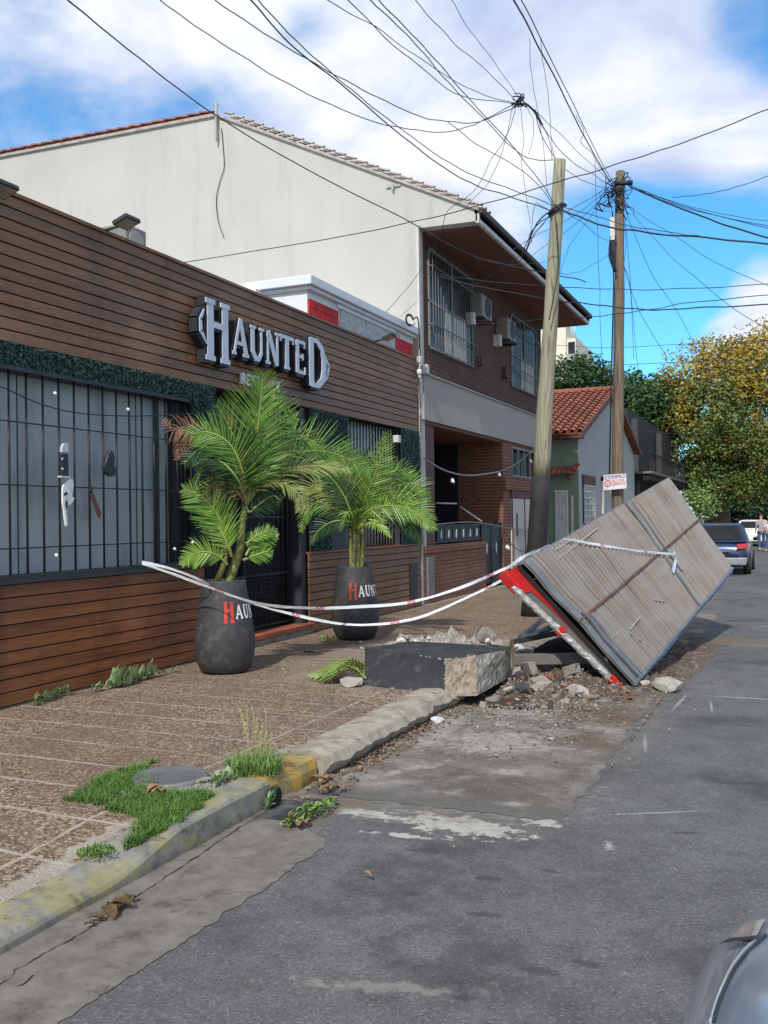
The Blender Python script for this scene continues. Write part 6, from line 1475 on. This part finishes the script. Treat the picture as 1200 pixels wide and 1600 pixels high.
mb = MB(); mb.tube([onz(475, 1017, .16), onz(505, 1020, .17)], .008, 5); mb.build('stick', 'bark', label='thin dark stick lying on the pavement between the planters', cat='stick')
# ------------------------------------------------------------------ trees
def tree(name, base, blobs_, n, leafs, mat_, lab, group=None, trunk_r=.22, th=3.0, seed=1, limbs=True, cat='tree'):
    rg = random.Random(seed); base = Vector(base); t = thing(name, lab, cat, base, group)
    m = MB(); topc = base+V(0, 0, th)
    m.tube(smooth_path([base, base+V(.08, 0, th*.5), topc], 4), [trunk_r*(1.25-.5*i/8) for i in range(9)], 9)
    if limbs:
        for c, r in blobs_:
            c = Vector(c); mid = lerp(topc, c, .5)+V(0, 0, .25); m.tube(smooth_path([topc-V(0, 0, .3), mid, c], 3), [trunk_r*.5*(1-.12*i) for i in range(7)], 6)
    m.build('trunk', 'bark', t)
    P_ = []; F_ = []; tot = sum(r[0]*r[1]*r[2] for _, r in blobs_)
    for c, r in blobs_:
        k = int(n*(r[0]*r[1]*r[2])**.67/sum((q_[0]*q_[1]*q_[2])**.67 for _, q_ in blobs_))
        for _ in range(k):
            a = rg.uniform(0, 2*pi); zc = rg.uniform(-1, 1); rr = math.sqrt(1-zc*zc); d = V(rr*cos(a), rr*sin(a), zc)
            f = 1-rg.random()**1.6*.5
            w_ = 1+.42*noise.noise(d*2.1+Vector(c))+.25*noise.noise(d*5.5+Vector(c)*2)
            p = Vector(c)+V(d.x*r[0], d.y*r[1], d.z*r[2])*f*w_
            if noise.noise(p*.75+V(seed*7, 0, 0)) < -.20 and rg.random() < .8: continue
            s_ = leafs*rg.uniform(.6, 1.3); u_ = V(rg.gauss(0, 1), rg.gauss(0, 1), rg.gauss(0, .7)).normalized(); w2 = u_.cross(V(rg.gauss(0, 1), rg.gauss(0, 1), rg.gauss(0, 1))).normalized()
            b = len(P_); P_ += [p-u_*s_, p+w2*s_*.5, p+u_*s_, p-w2*s_*.5]; F_.append((b, b+1, b+2, b+3))
    mb = MB(); mb.v = P_; mb.f = F_; mb.m = [0]*len(F_); mb.build('crown', mat_, t)
    return t
YT = 60
def bl(u, v, y, rx, rz, ry=None): p = ony(u, v, y); return ((p.x, p.y, p.z), (rx, ry or rx, rz))
tree('autumn_tree', (ony(1128, 850, YT).x, YT, .1), [bl(1100, 600, YT, 2.9, 2.5), bl(1150, 575, YT+1, 3.2, 2.3), bl(1205, 575, YT+1, 3.0, 2.5), bl(1065, 640, YT, 2.0, 2.1), bl(1130, 650, YT-1, 3.2, 2.8), bl(1195, 650, YT, 3.2, 3.0), bl(1100, 700, YT-1, 2.4, 2.2), bl(1160, 715, YT-1, 2.6, 2.2), bl(1215, 720, YT, 2.4, 2.2), bl(1120, 755, YT-1.2, 1.8, 1.6), bl(1165, 765, YT-1.2, 1.5, 1.3), bl(1040, 665, YT+1, 1.6, 1.6), bl(1260, 640, YT+1, 3.2, 3.6)], 80000, .105, 'autumn_leaf', 'large street tree turning yellow and orange above the parked cars', None, .42, 5.0, 5)
tree('leafy_tree', (ony(1025, 800, 60).x, 60, .1), [bl(1020, 640, 60, 2.6, 2.0), bl(990, 640, 58, 2.0, 1.8), bl(1040, 625, 62, 1.8, 1.5), bl(1000, 690, 60, 2.4, 1.4)], 9000, .17, 'far_green', 'mid green tree between the red roof and the autumn tree', 'green trees behind the houses', .3, 5, 6)
tree('leafy_tree', (ony(895, 800, 58).x, 62, .1), [bl(890, 595, 62, 2.6, 1.6), bl(920, 590, 62, 1.9, 1.6), bl(870, 610, 62, 2.0, 1.4)], 8000, .15, 'far_green', 'green tree showing above the red roof beside the tower', 'green trees behind the houses', .3, 6, 7)
tree('leafy_tree', (ony(985, 800, 75).x, 75, .1), [bl(975, 610, 75, 2.4, 1.6), bl(990, 660, 75, 3.0, 2.4)], 6000, .2, 'far_green', 'darker green tree just right of the brown pole', 'green trees behind the houses', .3, 6, 8)
DT = 'dark trees closing the street'
tree('street_tree', (1.8, 84, 0), [((1.5, 84, 4.2), (4, 3, 2.6)), ((-2, 88, 4.6), (3.6, 3, 2.8)), ((-1, 84, 2.6), (3, 3, 1.8)), ((-1.5, 90, 1.2), (5, 2, 1.5))], 9000, .24, 'far_dark', 'dark tree mass closing the street behind the white car', DT, .4, 3, 9)
tree('street_tree', (-5.4, 68, 0), [((-5, 68, 4.6), (2.6, 3, 2.4)), ((-4.6, 70, 2.6), (2, 2.5, 1.6))], 7000, .18, 'far_dark', 'dark tree behind the autumn tree trunk', DT, .3, 3, 10)
tree('street_tree', (7.5, 62, 0), [((7.2, 62, 6), (3.6, 4, 3)), ((6, 58, 7), (2.8, 3, 2.2))], 6000, .22, 'far_green', 'green tree on the opposite pavement beyond the right edge', DT, .3, 3, 11)
tree('street_tree', (-4.9, 100, 0), [((-5, 100, 6), (5, 4, 4)), ((3, 106, 6), (6, 4, 4))], 6000, .35, 'far_dark', 'farthest dark trees seen through the street gap', DT, .3, 3, 12)
tree('weeping_shrub', (ony(1095, 845, 44).x, 44, .1), [bl(1097, 775, 44, .75, .7), bl(1100, 790, 44, .6, .6)], 2200, .07, 'weed', 'small pale drooping shrub before the autumn tree trunk', None, .08, 1.6, 13, False, 'shrub')
# ------------------------------------------------------------------ cars
def loft(mb, secs, close=True):
    rows = []
    for s_ in secs: rows.append([Vector(p) for p in s_])
    mb.grid(rows, closed=True); mb.poly(rows[0][::-1]); mb.poly(rows[-1])
def carbody(name, lab, c, face, col, L, Wd_, Hh_, kind='hatch', detail=None):
    """face=+1: nose points to +Y. built around its centre"""
    t = thing(name, lab, 'car', c); c = Vector(c)
    def X(x, y, z): return c+V(x*face, y*face, z)
    hw = Wd_/2; hl = L/2
    def sec(y, w, z0, zs, zt_, crown=.03):
        r = []
        prof = [(0, z0), (w*.82, z0), (w*.96, z0+.06), (w*1.0, z0+(zs-z0)*.45), (w*.985, zs-.04), (w*.93, zs+.01), (w*.80, zt_), (0, zt_+crown)]
        for x, z in prof: r.append(X(x, y, z))
        for x, z in prof[-2:0:-1]: r.append(X(-x, y, z))
        return r
    S_ = [(-hl, hw*.70, .34, .56, .60), (-hl+.05, hw*.90, .28, .78, .84), (-hl+.22, hw*.97, .22, .90, .97), (-hl+.8, hw, .18, .92, .98), (0, hw, .18, .90, .96), (hl-1.25, hw, .18, .86, .97), (hl-.75, hw*.985, .18, .80, .89), (hl-.35, hw*.92, .20, .70, .79), (hl-.13, hw*.78, .24, .60, .68), (hl-.02, hw*.55, .30, .52, .58)]
    mb = MB(); loft(mb, [sec(*a) for a in S_]); mb.smf = set(range(len(mb.f)-2)); body = mb.build('body', col, t, subsurf=1)
    # cabin
    def ring(y0, y1, w0, w1, z): return [X(-w0, y0, z), X(w0, y0, z), X(w1, y1, z), X(-w1, y1, z)]
    yb0, yb1 = (-hl+.12, hl-1.15) if kind == 'hatch' else (-hl+.45, hl-1.95)
    yt0, yt1 = (-hl+.50, hl-1.95) if kind == 'hatch' else (-hl+.95, hl-2.75)
    zb_, zt_ = .93, Hh_
    b4 = ring(yb0, yb1, hw*.93, hw*.86, zb_); t4 = ring(yt0, yt1, hw*.74, hw*.70, zt_-.05); r4 = ring(yt0+.12, yt1-.15, hw*.62, hw*.60, zt_)
    mb = MB(); mb.v = b4+t4+r4
    for i in range(4): j = (i+1) % 4; mb.face((i, j, 4+j, 4+i)); mb.face((4+i, 4+j, 8+j, 8+i))
    mb.face((8, 9, 10, 11)); mb.build('cabin', col, t, bevel=.03)
    def pane(i, a, b_, lo, hi, name='window', off=.012):
        j = (i+1) % 4; p = [b4[i].lerp(b4[j], a), b4[i].lerp(b4[j], b_), t4[i].lerp(t4[j], b_), t4[i].lerp(t4[j], a)]
        q_ = [p[0].lerp(p[3], lo), p[1].lerp(p[2], lo), p[1].lerp(p[2], hi), p[0].lerp(p[3], hi)]; n = (q_[1]-q_[0]).cross(q_[3]-q_[0]).normalized()
        if n.dot((q_[0]+q_[2])/2-(c+V(0, 0, 1))) < 0: n = -n
        m_ = MB(); m_.prism([v_+n*.002 for v_ in q_], n*off); m_.build(name, 'glass_dark', t)
    pane(0, .08, .92, .12, .92, 'rear_window'); pane(2, .06, .94, .06, .96, 'windscreen')
    pane(1, .10, .46, .12, .92); pane(1, .50, .90, .12, .92); pane(3, .54, .90, .12, .92); pane(3, .10, .50, .12, .92)
    for sx in (-1, 1):
        for y in (-hl+.75, hl-.82):
            w = thing('wheel', None, None, X(sx*(hw-.10), y, .31)); w.parent = t; w.location = LOC[w.name]-LOC[t.name]
            axx = (V(0, 1, 0), V(0, 0, 1), V(sx*face, 0, 0)); cc_ = LOC[w.name]-V(sx*face, 0, 0)*.1
            MB().lathe(cc_, [(.22, -.01), (.30, 0), (.315, .04), (.315, .17), (.30, .205), (.22, .21)], 28, axx).build('tyre', 'tyre', w)
            MB().lathe(cc_, [(.2, .10), (.2, .212), (.15, .205), (.05, .215)], 20, axx).build('rim', 'rim', w)
        c_ = X(sx*(hw+.07), hl-(1.65 if kind == 'hatch' else 2.35), .98); MB().rock(c_, (.10, .06, .07), 2, 2, 0).build('mirror', 'plastic_black' if col != 'car_white' else col, t, smooth=True)
    zt2 = .80
    for sx in (-1, 1):
        m_ = MB(); pts_ = [X(sx*hw*.60, -hl-.0, zt2-.07), X(sx*hw*.95, -hl+.13, zt2-.05), X(sx*hw*.97, -hl+.16, zt2+.10), X(sx*hw*.62, -hl+.02, zt2+.08)]
        m_.prism(pts_, V(0, -.06*face, 0)+V(sx*.02*face, 0, 0)); m_.build('tail_light', 'tail_red', t, bevel=.01)
    MB().prism([X(-hw*.90, -hl-.03, .28), X(hw*.90, -hl-.03, .28), X(hw*.93, -hl-.03, .50), X(-hw*.93, -hl-.03, .50)], V(0, .3*face, 0)).build('rear_bumper', 'bumper_grey' if col == 'car_blue' else col, t, bevel=.04)
    MB().prism([X(-.24, -hl-.035 if kind == 'hatch' else -hl-.035, .36), X(.24, -hl-.035, .36), X(.24, -hl-.035, .47), X(-.24, -hl-.035, .47)], V(0, -.012*face, 0)).build('number_plate', 'pale_white', t)
    return t, X
t, X = carbody('parked_car', 'dark blue hatchback parked at the kerb, seen from behind the billboard edge', (-2.03, 30.4, 0), 1, 'car_blue', 4.1, 1.76, 1.46)
MB().prism([X(-.35, -2.09, .66), X(.35, -2.09, .66), X(.35, -2.09, .70), X(-.35, -2.09, .70)], V(0, -.02, 0)).build('chrome_strip', 'chrome', t)
carbody('parked_car', 'white car parked beyond the blue hatchback under the dark trees', (-2.0, 56.0, 0), 1, 'car_white', 4.4, 1.85, 1.42)
t, X = carbody('parked_car', 'silver blue car whose front corner fills the bottom right of the photo', (.695, .76, 0), 1, 'car_silver', 4.3, 1.86, 1.40, 'sedan')
# headlamp, black gap and bonnet seam on the visible corner
def onb(u, v, z): return onz(u, v, z)
from mathutils.bvhtree import BVHTree
dg = bpy.context.evaluated_depsgraph_get(); nb_ = [o for o in t.children if o.name.startswith('body')][0]; ev = nb_.evaluated_get(dg); em = ev.to_mesh()
off = LOC[nb_.name]; bvh = BVHTree.FromPolygons([v.co+off for v in em.vertices], [tuple(p_.vertices) for p_ in em.polygons])
def hit(u, v, lift=.004):
    d = ray(u, v).normalized(); h_ = bvh.ray_cast(O, d)
    if h_[0] is None: return None
    n_ = h_[1] if h_[1].dot(d) < 0 else -h_[1]
    return h_[0]+n_*lift
def hitline(pts, r, name, mat_, lift=.002):
    P_ = [hit(u, v, lift) for u, v in pts]; P_ = [p_ for p_ in P_ if p_ is not None]
    if len(P_) > 2: MB().tube(smooth_path(P_, 4), r, 6).build(name, mat_, t)
0 and print('SIL', [[u for u in range(1000, 1200, 4) if hit(u, v)][:1] for v in (1420, 1450, 1480, 1510, 1540, 1570, 1598)])
hitline([(1116, 1599), (1124, 1570), (1136, 1540), (1150, 1513), (1166, 1492), (1184, 1474), (1197, 1462)], .003, 'bonnet_seam', 'plastic_black')
hitline([(1111, 1599), (1119, 1569), (1131, 1539), (1145, 1511), (1162, 1488), (1180, 1470)], .003, 'bonnet_edge', 'lens')
def patch(q4, name, mat_, lift, nn_=8):
    rows = []
    for i in range(nn_+1):
        r_ = []
        for k in range(nn_+1):
            f, g_ = i/nn_, k/nn_; u = (q4[0][0]*(1-f)+q4[1][0]*f)*(1-g_)+(q4[3][0]*(1-f)+q4[2][0]*f)*g_; v = (q4[0][1]*(1-f)+q4[1][1]*f)*(1-g_)+(q4[3][1]*(1-f)+q4[2][1]*f)*g_
            r_.append(hit(u, v, lift))
        rows.append(r_)
    if all(p_ is not None for r_ in rows for p_ in r_): MB().grid(rows).build(name, mat_, t, smooth=True)
    else: print('PATCH MISS', name)
patch([(1146, 1468), (1182, 1470), (1197, 1440), (1168, 1446)], 'headlight', 'lens', .006)
patch([(1128, 1480), (1180, 1474), (1184, 1468), (1142, 1472)], 'headlight_trim', 'plastic_black', .008)
# ------------------------------------------------------------------ people
def person(c, lab, shirt, h=1.68, ang=0.):
    t = thing('person', lab, 'person', c, None); c = Vector(c); k = h/1.75; ca, sa = cos(ang), sin(ang)
    def W_(x, y, z): return c+V(x*ca-y*sa, x*sa+y*ca, z)*k
    def skinmesh(name, mat_, J, E_, parent, lv=1):
        me = bpy.data.meshes.new(name); me.from_pydata([W_(*j[:3])-c for j in J], E_, []); ob = bpy.data.objects.new(name, me); COL.objects.link(ob); me.materials.append(MATS[mat_])
        ob.parent = parent; LOC[ob.name] = c
        md = ob.modifiers.new('skin', 'SKIN'); md.use_smooth_shade = True
        for i, j in enumerate(J): me.skin_vertices[0].data[i].radius = (j[3]*k, (j[4] if len(j) > 4 else j[3])*k)
        me.skin_vertices[0].data[0].use_root = True
        s_ = ob.modifiers.new('sub', 'SUBSURF'); s_.levels = s_.render_levels = lv; return ob
    J = [(0, 0, .98, .13, .10), (0, .01, 1.20, .12, .09), (0, 0, 1.42, .13, .09), (0, 0, 1.53, .05), (0, .01, 1.60, .065), (0, .015, 1.68, .078), (0, .01, 1.76, .05),
         (.19, 0, 1.42, .05), (.23, .02, 1.15, .038), (.24, -.08, .90, .03), (.24, -.10, .80, .03, .02), (-.19, 0, 1.42, .05), (-.23, -.02, 1.15, .038), (-.24, .08, .92, .03), (-.24, .10, .82, .03, .02),
         (.10, 0, .90, .085), (.11, .06, .50, .055), (.11, .12, .09, .04), (.12, -.02+.04, .04, .035), (-.10, 0, .90, .085), (-.11, -.04, .50, .055), (-.11, -.16, .12, .04), (-.11, -.26, .04, .035)]
    E_ = [(0, 1), (1, 2), (2, 3), (3, 4), (4, 5), (5, 6), (2, 7), (7, 8), (8, 9), (9, 10), (2, 11), (11, 12), (12, 13), (13, 14), (0, 15), (15, 16), (16, 17), (17, 18), (0, 19), (19, 20), (20, 21), (21, 22)]
    skinmesh('body', 'skin', J, E_, t, 2)
    skinmesh('shirt', shirt, [(0, 0, .95, .155, .12), (0, .01, 1.20, .145, .115), (0, 0, 1.42, .15, .11), (.19, 0, 1.42, .065), (.225, .02, 1.18, .055), (-.19, 0, 1.42, .065), (-.225, -.02, 1.18, .055)], [(0, 1), (1, 2), (2, 3), (3, 4), (2, 5), (5, 6)], t)
    skinmesh('trousers', 'jeans', [(0, 0, .97, .15, .12), (.10, 0, .88, .10), (.11, .06, .50, .075), (.11, .12, .12, .065), (-.10, 0, .88, .10), (-.11, -.04, .50, .075), (-.11, -.16, .15, .065)], [(0, 1), (1, 2), (2, 3), (0, 4), (4, 5), (5, 6)], t)
    mb = MB(); mb.rock(W_(0, .035, 1.71), (.095*k, .095*k, .10*k), 2, 1, .1); mb.build('hair', 'hair', t, smooth=True)
p = onz(1190, 861, .0); person((p.x, p.y, 0), 'person in grey top and blue jeans standing in the road by the white car', 'shirt_grey', 1.7, .2)
p = onz(1203, 863, .0); person((p.x, p.y, 0), 'person in white top and jeans at the right edge of the photo', 'shirt_white', 1.62, -.3)
